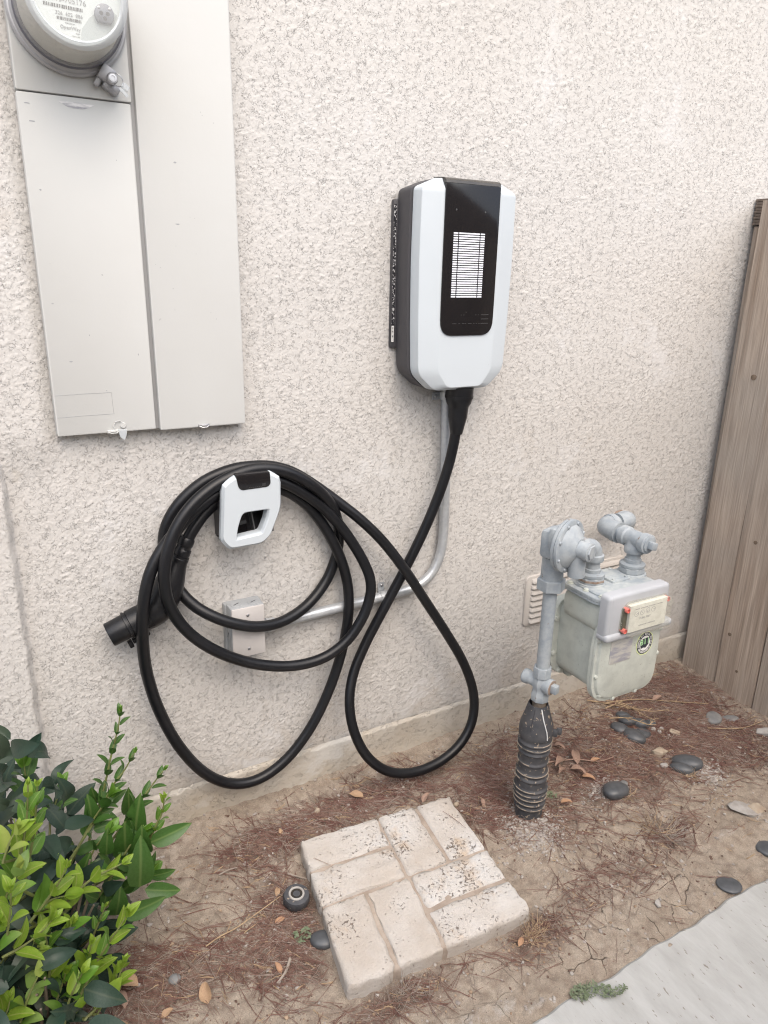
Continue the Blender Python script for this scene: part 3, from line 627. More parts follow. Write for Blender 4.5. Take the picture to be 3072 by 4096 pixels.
g = G(); g.lathe([(.0062, 0), (.0062, .0016), (.005, .0026)], (.2575, YF, 1.0565), (0, -1, 0), 18); g.box((.2575, YF - .0026, 1.0565), (.0095, .0006, .0013), rot=Matrix.Rotation(R_(-35), 3, 'Y')); g.build('screw', 'panel', lc)
g = G(); g.tube([(.241, YF - .004, 1.047), (.238, YF - .003, 1.058), (.243, YF - .003, 1.066), (.252, YF - .003, 1.067), (.256, YF - .003, 1.062)], .0009, 6); g.build('seal_wire', 'panel', lc)
g = G(); g.prism(rpoly([(.246, 1.050), (.264, 1.049), (.262, 1.037), (.257, 1.026), (.249, 1.034)], .002), (0, 0, 0), XU, ZU, .034, .0352); g.build('seal_tag', 'seal', lc)
g = G()
for zz_ in (1.62, 1.49, 1.32):
    g.tube([(.3255, -.020, zz_ + rnd.uniform(-.02, .02)), (.3285, -.0215, zz_), (.332, -.0205, zz_ + .004)], .0012, 5)
g.build('wire_tie', 'darkrubber', cab)

# ------------------------------------------------------------------ electric meter (plugs into the cabinet)
MX, MZ = .2275, 1.7875
em = thing('electric_meter', 'round glass electricity meter with barcoded face plugged into the cabinet top', 'electric meter', (MX, -.03, MZ))
AX = (0, -1, 0); MO = (MX, -.030, MZ)
g = G(); g.lathe([(.0975, 0), (.0985, .004), (.0985, .010), (.0955, .0135), (.093, .014), (.090, .018), (.088, .020)], MO, AX, 64); g.build('sealing_ring', 'ringgrey', em)
g = G(); g.lathe([(.0875, .012), (.0895, .022), (.0895, .030), (.086, .033)], MO, AX, 64); g.build('gasket', 'darkrubber', em)
g = G(); g.lathe([(.083, .020), (.0805, .070), (.0745, .098), (.0710, .1045)], MO, AX, 64); g.build('meter_body', 'meterbase', em)
g = G(); g.lathe([(.0710, .1046), (.0680, .1050), (.0665, .1048)], MO, AX, 64); g.lathe([(.0665, .1048), (.0663, .1054)], MO, AX, 64); g.build('face_plate', 'dialwhite', em)
g = G(); g.lathe([(.0882, .030), (.0862, .042), (.0822, .105), (.0800, .116), (.0755, .123), (.0705, .125), (.0678, .1225), (.0668, .118), (.0, .1185)], MO, AX, 64, caps=False)
dome = g.build('glass_dome', 'dome', em)
g = G(); g.lathe([(.0806, .1165), (.0757, .1237), (.0706, .1256), (.0676, .1230)], MO, AX, 64, caps=False); g.build('dome_rim', 'seal', em)
def mface(px, pz): return Vector((MX + px, -.030 - .1060, MZ + pz))
g = G(); pts = [(.0662 * math.sin(a), -.0662 * math.cos(a)) for a in [R_(t) for t in range(2, 78, 4)]]
cut = [(.050, -.010), (.034, -.016), (.018, -.030), (.006, -.046)]
g.prism(pts + cut, (MX, -.030, MZ), XU, ZU, .1056, .1062); g.build('lower_panel', 'dialgrey', em)
g = G(); oc = (MX + .0425, -.030, MZ - .0220)
arc = [(.0155 * math.cos(a), .0155 * math.sin(a)) for a in [R_(t) for t in range(-52, 233, 9)]]
g.prism(arc, oc, XU, ZU, .106, .1150, .001); op = g.build('optical_port', 'port', em)
g = G()
for dx, dz in ((-.0055, .001), (.0048, .001), (0, -.0062)): g.lathe([(.0031, .1151), (.0031, .1154)], (oc[0] + dx, oc[1], oc[2] + dz), AX, 16)
g.build('port_hole', 'ink', op)
g = G()
for dx in (-.0085, .0085): g.lathe([(.0024, .1151), (.0018, .1154)], (oc[0] + dx, oc[1], oc[2] + .0085), AX, 12)
g.build('port_screw', 'steel', op)
g = G(); TU = (math.cos(R_(2)), 0, -math.sin(R_(2))); TV = (math.sin(R_(2)), 0, math.cos(R_(2)))
def mt(body, px, pz, size): g.text(body, mface(px, pz), TU, TV, size, .0003)
mt('G22013-705176', -.020, -.0090, .0110); mt('326  602  886', -.012, -.0290, .0075); mt('OpenWay', -.0120, -.0480, .0075); mt('Itron', -.001, -.0545, .0030); mt('CL200 240V 3W', -.012, -.0415, .0022); mt('Made in USA', -.004, -.0590, .0022)
g.build('face_text', 'ink_soft', em)
g = G()
for pz, wd, xc, hh in ((-.0190, .058, -.020, .0050), (-.0360, .037, -.012, .0044)):
    xx = -wd / 2
    while xx < wd / 2:
        bw = rnd.choice((.0006, .0009, .0014)); c_ = mface(xc + xx, pz); g.box(c_ + Vector((TU[0] * 0, 0, -math.sin(R_(2)) * xx)), (bw, .0004, hh)); xx += bw + rnd.choice((.0005, .0008, .0012))
g.build('barcode', 'ink', em)
# clamp lug of the ring, screw and clear wire seal
LX, LZ = MX + .0545, MZ - .0900
rl = Matrix.Rotation(R_(31), 3, 'Y')
g = G(); g.box((LX, -.045, LZ), (.026, .026, .026), .003, rot=rl); g.box((LX + .007, -.042, LZ - .019), (.030, .020, .016), .004, rot=rl); g.box((LX - .012, -.041, LZ - .006), (.010, .018, .030), .003, rot=rl); lug = g.build('ring_clamp', 'ringgrey', em)
g = G(); g.lathe([(.0095, 0), (.0095, .010), (.0082, .012)], (LX + .007, -.055, LZ - .008), AX, 22); g.build('clamp_barrel', 'ringgrey', lug)
g = G(); g.lathe([(.0065, .0), (.0065, .0012), (.0038, .0013), (.0035, .0002)], (LX + .007, -.0672, LZ - .008), AX, 22); g.build('clamp_screw', 'steel', lug)
g = G(); g.tube(spline([(LX + .007, -.060, LZ + .002), (LX + .020, -.064, LZ - .002), (LX + .026, -.062, LZ - .016), (LX + .014, -.066, LZ - .020), (LX + .002, -.064, LZ - .016)], 5), .0008, 6); g.build('seal_wire', 'steel', em)
g = G(); g.box((LX + .027, -.066, LZ - .020), (.014, .008, .010), .0015, rot=Matrix.Rotation(R_(35), 3, 'Y')); g.box((LX + .024, -.067, LZ - .029), (.018, .003, .006), .001, rot=Matrix.Rotation(R_(45), 3, 'Y')); g.build('seal_tag', 'seal', em)

# ------------------------------------------------------------------ EV charger
XC = 1.055
ev = thing('wall_charger', 'white and gloss black electric car charger box mounted on the stucco wall', 'car charger', (XC, 0, 1.335))
def outline(sx, dz=0.0, r=.016):
    P = [(-.080 * sx, 1.577 - dz), (-.141 * sx, 1.553 - dz * .6), (-.143 * sx, 1.40), (-.140 * sx, 1.25), (-.135 * sx, 1.137 + dz * .6), (-.084 * sx, 1.094 + dz), (.084 * sx, 1.094 + dz), (.135 * sx, 1.137 + dz * .6), (.140 * sx, 1.25), (.143 * sx, 1.40), (.141 * sx, 1.553 - dz * .6), (.080 * sx, 1.577 - dz)]
    return rpoly(P, [r * .45, r * .6, .02, .02, r * 1.2, r * 1.1, r * 1.1, r * 1.2, .02, .02, r * .6, r * .45], 6)
def loop(pts, y): return [(XC + p[0], y, p[1]) for p in pts]
g = G(); g.box((XC - .014, -.005, 1.362), (.276, .016, .338), .005); mp_ = g.build('mounting_plate', 'housing', ev)
g = G(); g.prism([(XC - .1512, 1.225), (XC - .1440, 1.225), (XC - .1440, 1.520), (XC - .1512, 1.520)], (0, 0, 0), XU, ZU, .0131, .0134); g.build('printed_label', 'label_dark', mp_)
g = G(); g.prism([(XC - .1514, 1.208), (XC - .1450, 1.208), (XC - .1450, 1.246), (XC - .1514, 1.246)], (0, 0, 0), XU, ZU, .0135, .0138); bs = g.build('barcode_sticker', 'sticker', mp_)
g = G()
for k_ in range(11): g.box((XC - .1482, -.01395, 1.212 + .0030 * k_), (.0034, .0002, rnd.choice((.0008, .0013, .0018))))
g.build('barcode', 'ink', bs)
g = G(); g.loft([loop(outline(.985, .004), -.010), loop(outline(.995, .003), -.014), loop(outline(1.0, .002), -.060), loop(outline(.99, .003), -.0655)]); g.build('back_housing', 'housing', ev)
g = G()
def lo2(sx, dz, y, r=.016): return [(p[0] + .0035, p[1], p[2]) for p in loop(outline(sx, dz, r), y)]
g.loft([lo2(.955, .003, -.0658), lo2(.968, .0, -.0675), lo2(.966, .0005, -.072), lo2(.935, .002, -.0960), lo2(.930, .003, -.0970), lo2(.922, .004, -.0976), lo2(.60, .009, -.1108, .012), lo2(.585, .0098, -.1113, .012), lo2(.57, .0105, -.1115, .012), lo2(.50, .015, -.1116, .010)])
g.build('front_shell', 'white', ev, angle=9)
# gloss front: runs over the top edge
pl = [(-.076, 1.5625), (-.0765, 1.45), (-.0765, 1.30), (-.0755, 1.228), (.0755, 1.228), (.0765, 1.30), (.0765, 1.45), (.076, 1.5625)]
pr = rpoly(pl, [.001, .01, .01, .036, .036, .01, .01, .001], 8)
g = G(); g.prism([(XC + p[0], p[1]) for p in pr], (0, 0, 0), XU, ZU, .095, .1150, .0022, 3); gp = g.build('gloss_panel', 'gloss', ev)
g = G(); prof = [(-.1150, 1.5630), (-.1130, 1.5688), (-.1075, 1.5728), (-.0980, 1.5752), (-.0800, 1.5770), (-.060, 1.5776), (-.060, 1.5700), (-.108, 1.5630)]
g.loft([[(XC + s_ * .0762, y, z_) for y, z_ in prof] for s_ in (-1, -.33, .33, 1)]); g.build('gloss_top', 'gloss_dull', ev, angle=30)
g = G(); rows = 28; z1, z0 = 1.4605, 1.3150; pit = (z1 - z0) / rows
for r_ in range(rows):
    zc = z1 - (r_ + .5) * pit
    for a, b in ((-.0470, -.0345), (-.0318, .0262), (.0288, .0410)): g.box((XC - .004 + (a + b) / 2, -.1152, zc), (b - a, .0009, pit * .60), .0003, seg=1)
g.build('slot_window', 'white_slot', ev)
# moulded name below the slots: its lit edges are painted as paler grey bars
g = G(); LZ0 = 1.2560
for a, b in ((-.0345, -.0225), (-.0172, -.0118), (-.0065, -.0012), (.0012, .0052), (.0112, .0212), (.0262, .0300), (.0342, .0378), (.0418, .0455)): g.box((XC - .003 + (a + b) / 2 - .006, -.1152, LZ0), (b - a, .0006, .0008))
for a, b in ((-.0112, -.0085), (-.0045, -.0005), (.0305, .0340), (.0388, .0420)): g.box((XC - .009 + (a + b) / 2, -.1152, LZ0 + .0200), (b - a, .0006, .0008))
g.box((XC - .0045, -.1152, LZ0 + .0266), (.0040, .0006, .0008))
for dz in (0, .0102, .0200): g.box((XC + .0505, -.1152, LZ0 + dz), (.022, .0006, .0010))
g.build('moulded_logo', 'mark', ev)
g = G()
for dx, dz in ((-.046, 1.508), (.035, 1.506)): g.lathe([(.0022, 0), (.002, .0004)], (XC + dx, -.1149, dz), AX, 12)
g.build('sensor_dot', 'mark', ev)
g = G(); g.lathe([(.0355, 0), (.0355, .020), (.0340, .024), (.0340, .030), (.0315, .040), (.0265, .048), (.0255, .056), (.0245, .075), (.0160, .118), (.0150, .120)], (1.072, -.074, 1.097), (-.03, 0, -1), 28); ob = g.build('cable_boot', 'black2', ev)
g = G(); g.lathe([(.0362, .0215), (.0362, .0275)], (1.072, -.074, 1.097), (-.03, 0, -1), 28); g.build('boot_ring', 'black', ob)

# ------------------------------------------------------------------ charging cable
CABLE = [(1.068,-.075,.995),(1.0625,-.072,.949),(1.054,-.066,.891),(1.037,-.058,.822),(.997,-.050,.713),(.949,-.044,.620),(.891,-.041,.518),(.829,-.043,.412),(.786,-.055,.345),(.763,-.080,.268),(.765,-.108,.196),(.795,-.130,.118),(.855,-.142,.060),(.934,-.146,.036),(1.022,-.144,.036),(1.096,-.138,.074),(1.139,-.128,.128),(1.150,-.112,.210),(1.121,-.096,.306),(1.060,-.086,.410),(.990,-.082,.520),(.928,-.077,.620),(.864,-.068,.711),(.804,-.053,.774),(.754,-.036,.819),(.690,-.020,.872),(.643,-.018,.907),(.593,-.017,.926),(.548,-.017,.932),(.488,-.018,.932),(.421,-.019,.915),(.368,-.019,.871),(.338,-.018,.826),(.325,-.016,.788),(.327,-.016,.727),(.346,-.022,.667),(.373,-.048,.630),(.412,-.072,.602),(.465,-.077,.573),(.523,-.073,.552),(.587,-.058,.543),(.665,-.035,.561),(.723,-.020,.610),(.749,-.018,.670),(.758,-.022,.723),(.750,-.032,.771),(.729,-.046,.816),(.703,-.055,.850),(.672,-.062,.880),(.632,-.065,.911),(.587,-.066,.932),(.544,-.067,.940),(.505,-.068,.939),(.463,-.072,.929),(.422,-.077,.912),(.380,-.083,.885),(.347,-.089,.850),(.322,-.095,.809),(.308,-.097,.764),(.303,-.096,.718),(.309,-.092,.664),(.335,-.085,.601),(.382,-.080,.543),(.443,-.080,.493),(.521,-.080,.450),(.607,-.080,.425),(.690,-.081,.428),(.751,-.082,.460),(.797,-.082,.515),(.818,-.081,.575),(.820,-.078,.610),(.812,-.071,.650),(.790,-.062,.698),(.757,-.055,.753),(.721,-.052,.799),(.682,-.052,.840),(.635,-.054,.875),(.597,-.055,.897),(.560,-.055,.912),(.506,-.055,.914),(.451,-.056,.893),(.404,-.060,.874),(.367,-.066,.844),(.333,-.070,.814),(.301,-.076,.779),(.275,-.082,.737),(.259,-.084,.683),(.251,-.078,.610),(.252,-.064,.545),(.257,-.055,.478),(.273,-.055,.387),(.312,-.055,.272),(.368,-.055,.174),(.437,-.055,.116),(.511,-.055,.102),(.591,-.053,.136),(.663,-.050,.210),(.717,-.046,.306),(.754,-.044,.406),(.775,-.043,.500),(.775,-.043,.570),(.767,-.043,.623),(.755,-.042,.670),(.734,-.040,.721),(.703,-.038,.778),(.673,-.036,.819),(.640,-.034,.850),(.605,-.033,.873),(.567,-.031,.886),(.514,-.030,.890),(.458,-.032,.874),(.415,-.038,.844),(.385,-.043,.810),(.366,-.046,.782),(.360,-.047,.770)]
cc = thing('charging_cable', 'thick black charging cable coiled on the holder with its plug at left', 'charging cable', (.52, -.05, .93))
g = G(); g.tube(spline(CABLE, 5, 2), .0136, 16); g.build('cable', 'black', cc)
def pp(p): return Vector((p[0], -.044, p[1]))
g = G(); g.tube([pp(q) for q in ((.371, .795), (.369, .791), (.364, .779), (.3635, .777), (.360, .770), (.3595, .768), (.356, .759), (.352, .752))], [.0160, .0185, .0185, .0165, .0165, .0185, .0185, .0170], 20); gl = g.build('cable_gland', 'black2', cc)
hp = [(.353, .754), (.349, .746), (.340, .728), (.328, .702), (.314, .672), (.298, .645), (.278, .629), (.254, .618), (.230, .609)]
g = G(); g.tube(spline([pp(q) for q in hp], 4), [.0205 + (.0165 * sst(np.array(i / 32), .12, .55) - .0055 * sst(np.array(i / 32), .66, .9)).item() for i in range(33)], 24); hd = g.build('plug_handle', 'black2', cc)
g = G(); g.tube([pp(q) for q in ((.3515, .7515), (.3505, .7495), (.343, .735), (.3420, .733))], [.0195, .0212, .0206, .019], 24); g.build('handle_collar', 'black2', hd)
dx = Vector((-.908, 0, -.350)).normalized()
if True:
    dn = Vector((-.94, 0, -.34)).normalized(); o0 = Vector((.250, -.047, .6195))
    g = G(); g.lathe([(.0305, -.012), (.0315, -.004), (.0318, .012), (.0318, .020), (.0300, .0215), (.0300, .0235), (.0322, .0240), (.0322, .0290), (.0285, .0300), (.0280, .068), (.0268, .0705), (.0232, .0705), (.0215, .040), (.0, .040)], o0, dn, 40, caps=False); nz = g.build('plug_nozzle', 'black2', cc)
    g = G()
    for a in range(5):
        q = o0 + dn * .041 + Vector((0, math.cos(a * 1.2566), 0)) * .0105 + dn.cross(Vector((0, 1, 0))) * math.sin(a * 1.2566) * .0105; g.lathe([(.004, 0), (.004, .012)], q, dn, 10)
    g.build('contact_pin', 'black', nz)
    dwn = Vector((.34, 0, -.94)).normalized()
    g = G(); q = o0 + dn * .018 + dwn * .041
    rotm = Matrix((dn, Vector((0, 1, 0)), -dwn)).transposed()
    g.box(q + dn * -.004, (.040, .014, .010), .002, rot=rotm); g.box(q + dn * .022 + dwn * .0035, (.010, .014, .017), .002, rot=rotm); g.box(q + dn * -.018 - dwn * .004, (.014, .016, .016), .003, rot=rotm); g.build('latch', 'black2', cc)
    g = G(); q = o0 + dn * -.010 + Vector((0, -.0325, 0)) + dwn * .004
    u_ = -dn; v_ = Vector((0, -1, 0)).cross(u_)
    for a, b, c_, d_ in ((-.013, .013, .0095, .0105), (-.013, .013, -.0105, -.0095), (-.0135, -.0125, -.0105, .0105), (.0125, .0135, -.0105, .0105)): g.box(q + u_ * (a + b) / 2 + v_ * (c_ + d_) / 2, (b - a, .0016, d_ - c_), rot=Matrix((u_, Vector((0, 1, 0)), -v_)).transposed())
    g.text('UL', q + Vector((0, -.0004, 0)), -u_, -v_, .012, .0006, bold=.0002); g.build('moulded_mark', 'black', hd)
    g = G(); g.lathe([(.0030, 0), (.0030, .002)], (.2605, -.0755, .5985), AX, 12); g.lathe([(.0026, 0), (.0026, .002)], (.300, -.0765, .640), AX, 12); g.build('screw', 'steel', hd)

# ------------------------------------------------------------------ cable holder
HX = .512
hk = thing('cable_holder', 'white plastic cable hook with gloss black insert and open window', 'cable holder', (HX, 0, .85))
YS = -.098
def hp_(a): return [(p[0], p[1]) for p in a]
out_ = [(.470, .9385), (.441, .921), (.4385, .870), (.432, .792), (.4500, .768), (.528, .7695), (.550, .786), (.5775, .851), (.5785, .924), (.5535, .9400)]
outer = rpoly([(x_, z_) for x_, z_ in out_], [.004, .008, .02, .008, .008, .01, .01, .015, .010, .004], 5)
hole = rpoly([(.486, .8500), (.5445, .8505), (.5415, .832), (.5265, .7985), (.470, .7935), (.4745, .820)], [.010, .006, .02, .006, .004, .02], 5)
slot = rpoly([(.4715, .9385), (.4765, .9120), (.4835, .9050), (.545, .9060), (.5515, .913), (.5500, .9400)], [.002, .006, .006, .006, .006, .002], 4)
def ringmesh(name, mat, parent, outer, hole, y_out, y_mid, y_in, inset, hole_in):
    """plate with a window: outer skirt, flat front, bevel into the hole"""
    b = bmesh.new(); c_ = (sum(p[0] for p in outer) / len(outer), sum(p[1] for p in outer) / len(outer))
    def ring(pts, y): return [b.verts.new((p[0], y, p[1])) for p in pts]
    def shr(pts, k, cx): return [(cx[0] + (p[0] - cx[0]) * k, cx[1] + (p[1] - cx[1]) * k) for p in pts]
    hc = (sum(p[0] for p in hole) / len(hole), sum(p[1] for p in hole) / len(hole))
    n = 64
    def resample(pts):
        P = [Vector(p) for p in pts]; P.append(P[0]); L_ = [0]
        for i in range(1, len(P)): L_.append(L_[-1] + (P[i] - P[i - 1]).length)
        res = []
        # by angle around the hole centre so that the rings correspond
        for k_ in range(n):
            an = 2 * math.pi * k_ / n; d = Vector((math.cos(an), math.sin(an))); best = None
            for i in range(len(P) - 1):
                a = P[i] - Vector(hc); e = P[i + 1] - P[i]; den = d.x * e.y - d.y * e.x
                if abs(den) < 1e-12: continue
                t = (a.x * e.y - a.y * e.x) / den; s_ = (a.x * d.y - a.y * d.x) / den
                if t > 0 and -1e-6 <= s_ <= 1 + 1e-6 and (best is None or t < best): best = t
            q = Vector(hc) + d * best; res.append((q.x, q.y))
        return res
    O = resample(outer); H = resample(hole)
    rings = [ring(O, y_out), ring(O, y_mid), ring(shr(O, inset, c_), y_in), ring(shr(H, 1.16, hc), y_in), ring(shr(H, 1.10, hc), y_in + .001), ring(shr(H, 1.03, hc), y_in + .006), ring(H, y_in + .009), ring(H, y_in + .030)]
    for a, d in zip(rings[:-1], rings[1:]):
        for i in range(n): b.faces.new((a[i], a[(i + 1) % n], d[(i + 1) % n], d[i]))
    g = G(); g.bm(b); return g.build(name, mat, parent, angle=11)
sh = ringmesh('front_shell', 'white', hk, outer, hole, -.078, YS + .008, YS, .93, 0)
g = G(); g.prism([(p[0], p[1]) for p in slot], (0, 0, 0), XU, ZU, -YS - .004, -YS + .0012, .0008); g.box((.5105, YS + .010, .9385), (.078, .022, .006), .002); ins = g.build('gloss_insert', 'gloss', hk)
g = G(); iz = .9105
for dz in (0, .0022, .0044): g.box((.535, YS - .0014, iz + dz), (.008, .0004, .0006))
for k_ in range(7): g.box((.502 + .0045 * k_, YS - .0014, iz - .0012), (.0025, .0004, .0006))
g.build('moulded_logo', 'mark', ins)
# hook body between the wall and the shell: left and right cheeks, dark cavity
g = G(); g.prism([(.449, .772), (.545, .772), (.566, .86), (.560, .915), (.455, .915), (.443, .86)], (0, 0, 0), XU, ZU, -.004, .012, .003); g.build('wall_plate', 'housing', hk)
for x0, x1 in ((.444, .451), (.553, .559)):
    g = G(); g.loft([[(x0, -.008, .760 + .02), (x1, -.008, .760 + .02), (x1, -.008, .900), (x0, -.008, .900)], [(x0 - .004 if x0 < .5 else x0 + .001, -.088, .795), (x1, -.088, .795), (x1, -.088, .865), (x0 - .004 if x0 < .5 else x0 + .001, -.088, .865)]]); g.build('side_cheek', 'housing', hk)
g = G(); g.prism(rpoly([(.449, .858), (.562, .858), (.562, .864), (.449, .864)], .001), (0, 0, 0), XU, ZU, .008, .090); g.build('cable_saddle', 'housing', hk)
g = G(); g.prism([(.455, .783), (.512, .783), (.505, .857), (.455, .857)], (0, 0, 0), XU, ZU, .040, .043); g.build('inner_panel', 'gloss', hk)
g = G(); g.loft([[(.5105, -.046, .857), (.5125, -.046, .857), (.5235, -.046, .785), (.5205, -.046, .785)], [(.5105, -.070, .857), (.5125, -.070, .857), (.5235, -.070, .785), (.5205, -.070, .785)]]); g.build('inner_rib', 'mark', hk)
g = G(); g.prism([(.515, .783), (.560, .783), (.562, .857), (.512, .857)], (0, 0, 0), XU, ZU, .020, .024); g.build('dark_recess', 'black', hk)

# ------------------------------------------------------------------ junction box and conduit
jb = thing('junction_box', 'grey cast outdoor junction box with pinkish painted cover below the holder', 'junction box', (.500, 0, .53))
g = G(); g.prism(rrect(.4535, .5455, .4610, .5985, .004, 2), (0, 0, 0), XU, ZU, -.004, .020, .002); g.prism(rrect(.4575, .5415, .4660, .6010, .004, 2), (0, 0, 0), XU, ZU, .016, .0545, .002); body = g.build('box_body', 'boxgrey', jb)
g = G(); g.prism(rrect(.4590, .5400, .4690, .5995, .002, 2), (0, 0, 0), XU, ZU, .0548, .0580, .0012); cv = g.build('cover_plate', 'boxcover', jb)
for zz_ in (.5795, .4895):
    g = G(); g.lathe([(.0036, .0580), (.0036, .0592), (.0028, .0598)], (.4985, 0, zz_), AX, 16); g.box((.4985, -.0599, zz_), (.0052, .0004, .0009)); g.box((.4985, -.0599, zz_), (.0009, .0004, .0052)); g.build('screw', 'steel', cv)
for x_, y_ in ((.478, -.034), (.520, -.036)):
    g = G(); g.lathe([(.0145, 0), (.0145, .0015), (.0125, .0022), (.0115, .0022)], (x_, y_, .6005), (0, 0, 1), 24); ko = g.build('threaded_plug', 'boxgrey', jb)
    g = G(); g.box((x_, y_, .6029), (.0165, .0018, .0006), rot=Matrix.Rotation(R_(30), 3, 'Z')); g.build('slot_groove', 'ink', ko)
g = G(); g.lathe([(.0145, 0), (.0145, .0015), (.0125, .0022), (.0115, .0022)], (.4580, -.032, .525), (-1, 0, 0), 24); ko = g.build('threaded_plug', 'boxgrey', jb)
g = G(); g.box((.4555, -.032, .525), (.0006, .0018, .0165), rot=Matrix.Rotation(R_(25), 3, 'X')); g.build('slot_groove', 'ink', ko)

cd = thing('conduit', 'galvanised steel conduit bending from the charger down to the junction box', 'conduit', (1.06, 0, .80))
CP = [(1.068, -.020, 1.100), (1.074, -.020, .950), (1.078, -.020, .830), (1.080, -.020, .740), (1.080, -.020, .690), (1.076, -.020, .640), (1.063, -.020, .598), (1.040, -.020, .565), (1.005, -.020, .544), (.960, -.020, .535), (.900, -.020, .532), (.820, -.021, .530), (.720, -.024, .5285), (.620, -.027, .527), (.560, -.029, .526)]
g = G(); g.tube(spline(CP, 4), .0135, 20); pi = g.build('steel_pipe', 'galv', cd)
g = G(); g.lathe([(.0165, 0), (.0165, .012), (.0185, .013), (.0185, .022), (.0175, .023), (.0175, .034)], (.541, -.029, .526), (1, 0, 0), 12); g.build('box_connector', 'galv', cd)
g = G(); g.tube([(1.066, -.020, 1.078), (1.066, -.020, 1.058)], .0152, 20); g.box((1.050, -.0065, 1.066), (.030, .0030, .020), .0007); s_ = g.build('strap', 'galv', cd)
g = G(); g.lathe([(.0042, 0), (.0042, .0018), (.003, .003)], (1.044, -.0080, 1.066), AX, 14); g.box((1.044, -.0111, 1.066), (.0060, .0005, .0011), rot=Matrix.Rotation(R_(40), 3, 'Y')); g.build('screw', 'steel', s_)
g = G(); g.tube([(.882, -.0205, .5318), (.904, -.0205, .5324)], .0152, 20); g.box((.893, -.0065, .5545), (.019, .0030, .026), .0007); s_ = g.build('strap', 'galv', cd)
g = G(); g.lathe([(.0042, 0), (.0042, .0018), (.003, .003)], (.8935, -.0080, .560), AX, 14); g.box((.8935, -.0111, .560), (.0060, .0005, .0011), rot=Matrix.Rotation(R_(-30), 3, 'Y')); g.build('screw', 'steel', s_)

# ------------------------------------------------------------------ crawl-space vent
vt = thing('louvre_vent', 'beige painted louvre vent low on the wall behind the gas meter', 'vent', (1.617, 0, .40))
g = G(); o_ = rrect(1.408, 1.828, .312, .484, .016, 4); g.prism(o_, (0, 0, 0), XU, ZU, 0, .0075, .003); g.build('frame', 'vent', vt)
for k_ in range(8):
    zc = .4665 - .0196 * k_; x0 = 1.428; x1 = 1.810
    g = G(); prof = [(-.0076, zc + .0080), (-.0125, zc + .0040), (-.0170, zc - .0035), (-.0172, zc - .0056), (-.0150, zc - .0060), (-.0076, zc - .0040)]
    sec = []
    for t, sc in ((0, .15), (.006, .75), (.016, 1), (.984, 1), (.994, .75), (1, .15)):
        sec.append([(x0 + (x1 - x0) * t, -.0076 + (y + .0076) * sc, z_) for y, z_ in prof])
    g.loft(sec); g.build('louvre', 'vent', vt)
    g = G(); g.box(((x0 + x1) / 2, -.0072, zc - .0085), (x1 - x0 - .012, .0022, .0045)); g.build('slot', 'ink', vt)

# ------------------------------------------------------------------ gas riser with its valve
RX, RY = 1.158, -.378
gr = thing('gas_riser', 'painted grey vertical gas pipe with shut-off valve rising from the black sleeve', 'gas pipe', (RX, RY, .3))
def Pz(z): return (RX, RY, z)
def hexn(g, o, ax, r, h0, h1, n=6): g.lathe([(r * .93, h0), (r, h0 + .002), (r, h1 - .002), (r * .93, h1)], o, ax, n)
g = G(); g.tube([Pz(.40), Pz(.65)], .0168, 22); g.build('pipe', 'gaspaint', gr)
g = G(); g.tube([Pz(.22), Pz(.345)], .0185, 18); g.build('wrapped_pipe', 'brownpipe', gr)
g = G(); g.lathe([(.0225, .336), (.0235, .342), (.0235, .356), (.0205, .362), (.0215, .372), (.0245, .385), (.0215, .398), (.0200, .402), (.0235, .405), (.0240, .425), (.0222, .431)], (RX, RY, 0), (0, 0, 1), 8); vb = g.build('valve_body', 'gaspaint', gr)
vd = Vector((.28, -.96, 0)).normalized()
g = G(); o_ = Vector(Pz(.385)) - vd * .052
g.lathe([(.0170, 0), (.0195, .003), (.0195, .013), (.0165, .018), (.0185, .045)], o_, vd, 20); g.build('valve_plug', 'gaspaint', vb)
g = G(); o_ = Vector(Pz(.383)); g.lathe([(.0195, .010), (.0215, .022), (.0215, .030), (.0190, .032)], o_, vd, 20); g.build('valve_core', 'gaspaint', vb)
g = G(); g.box(o_ + vd * .038, (.018, .020, .022), .002, rot=vd.to_track_quat('Y', 'Z').to_matrix()); g.build('valve_key', 'gaspaint', vb)
g = G(); g.lathe([(.0195, .0318), (.0185, .0328)], o_, vd, 18); g.build('rust_ring', 'rust', vb)

# regulator on top of the riser
gg = thing('gas_regulator', 'round blue grey painted gas regulator with bolted disc on top of the riser', 'gas regulator', (RX, RY, .77))
nv = Vector((.30, -.954, 0)).normalized(); uv = Vector((.954, .30, 0))
g = G(); hexn(g, (RX, RY, 0), (0, 0, 1), .0345, .644, .674); g.build('hex_nut', 'gaspaint', gg)
g = G(); g.lathe([(.0270, .672), (.0270, .730)], (RX, RY, 0), (0, 0, 1), 22); g.build('inlet_neck', 'gaspaint', gg)
DC = Vector((1.1545, -.422, .7735))
g = G(); c0 = DC - nv * .030; r3 = Matrix((uv, -nv, Vector((0, 0, 1)))).transposed()
g.box(c0 + Vector((0, .0, -.002)), (.062, .055, .072), .012, rot=r3, seg=2); g.box(c0 + Vector((0, 0, .018)) + nv * .012, (.085, .030, .060), .014, rot=r3); g.build('rear_body', 'gaspaint', gg)
g = G(); g.lathe([(.050, -.012), (.0625, -.008), (.0635, -.006), (.0635, .0000), (.0615, .0005), (.0615, .0012), (.0638, .0018), (.0638, .0080), (.0618, .0095), (.052, .0105), (.046, .0180), (.034, .026), (.024, .034)], DC, nv, 44); dsk = g.build('diaphragm_disc', 'gaspaint', gg)
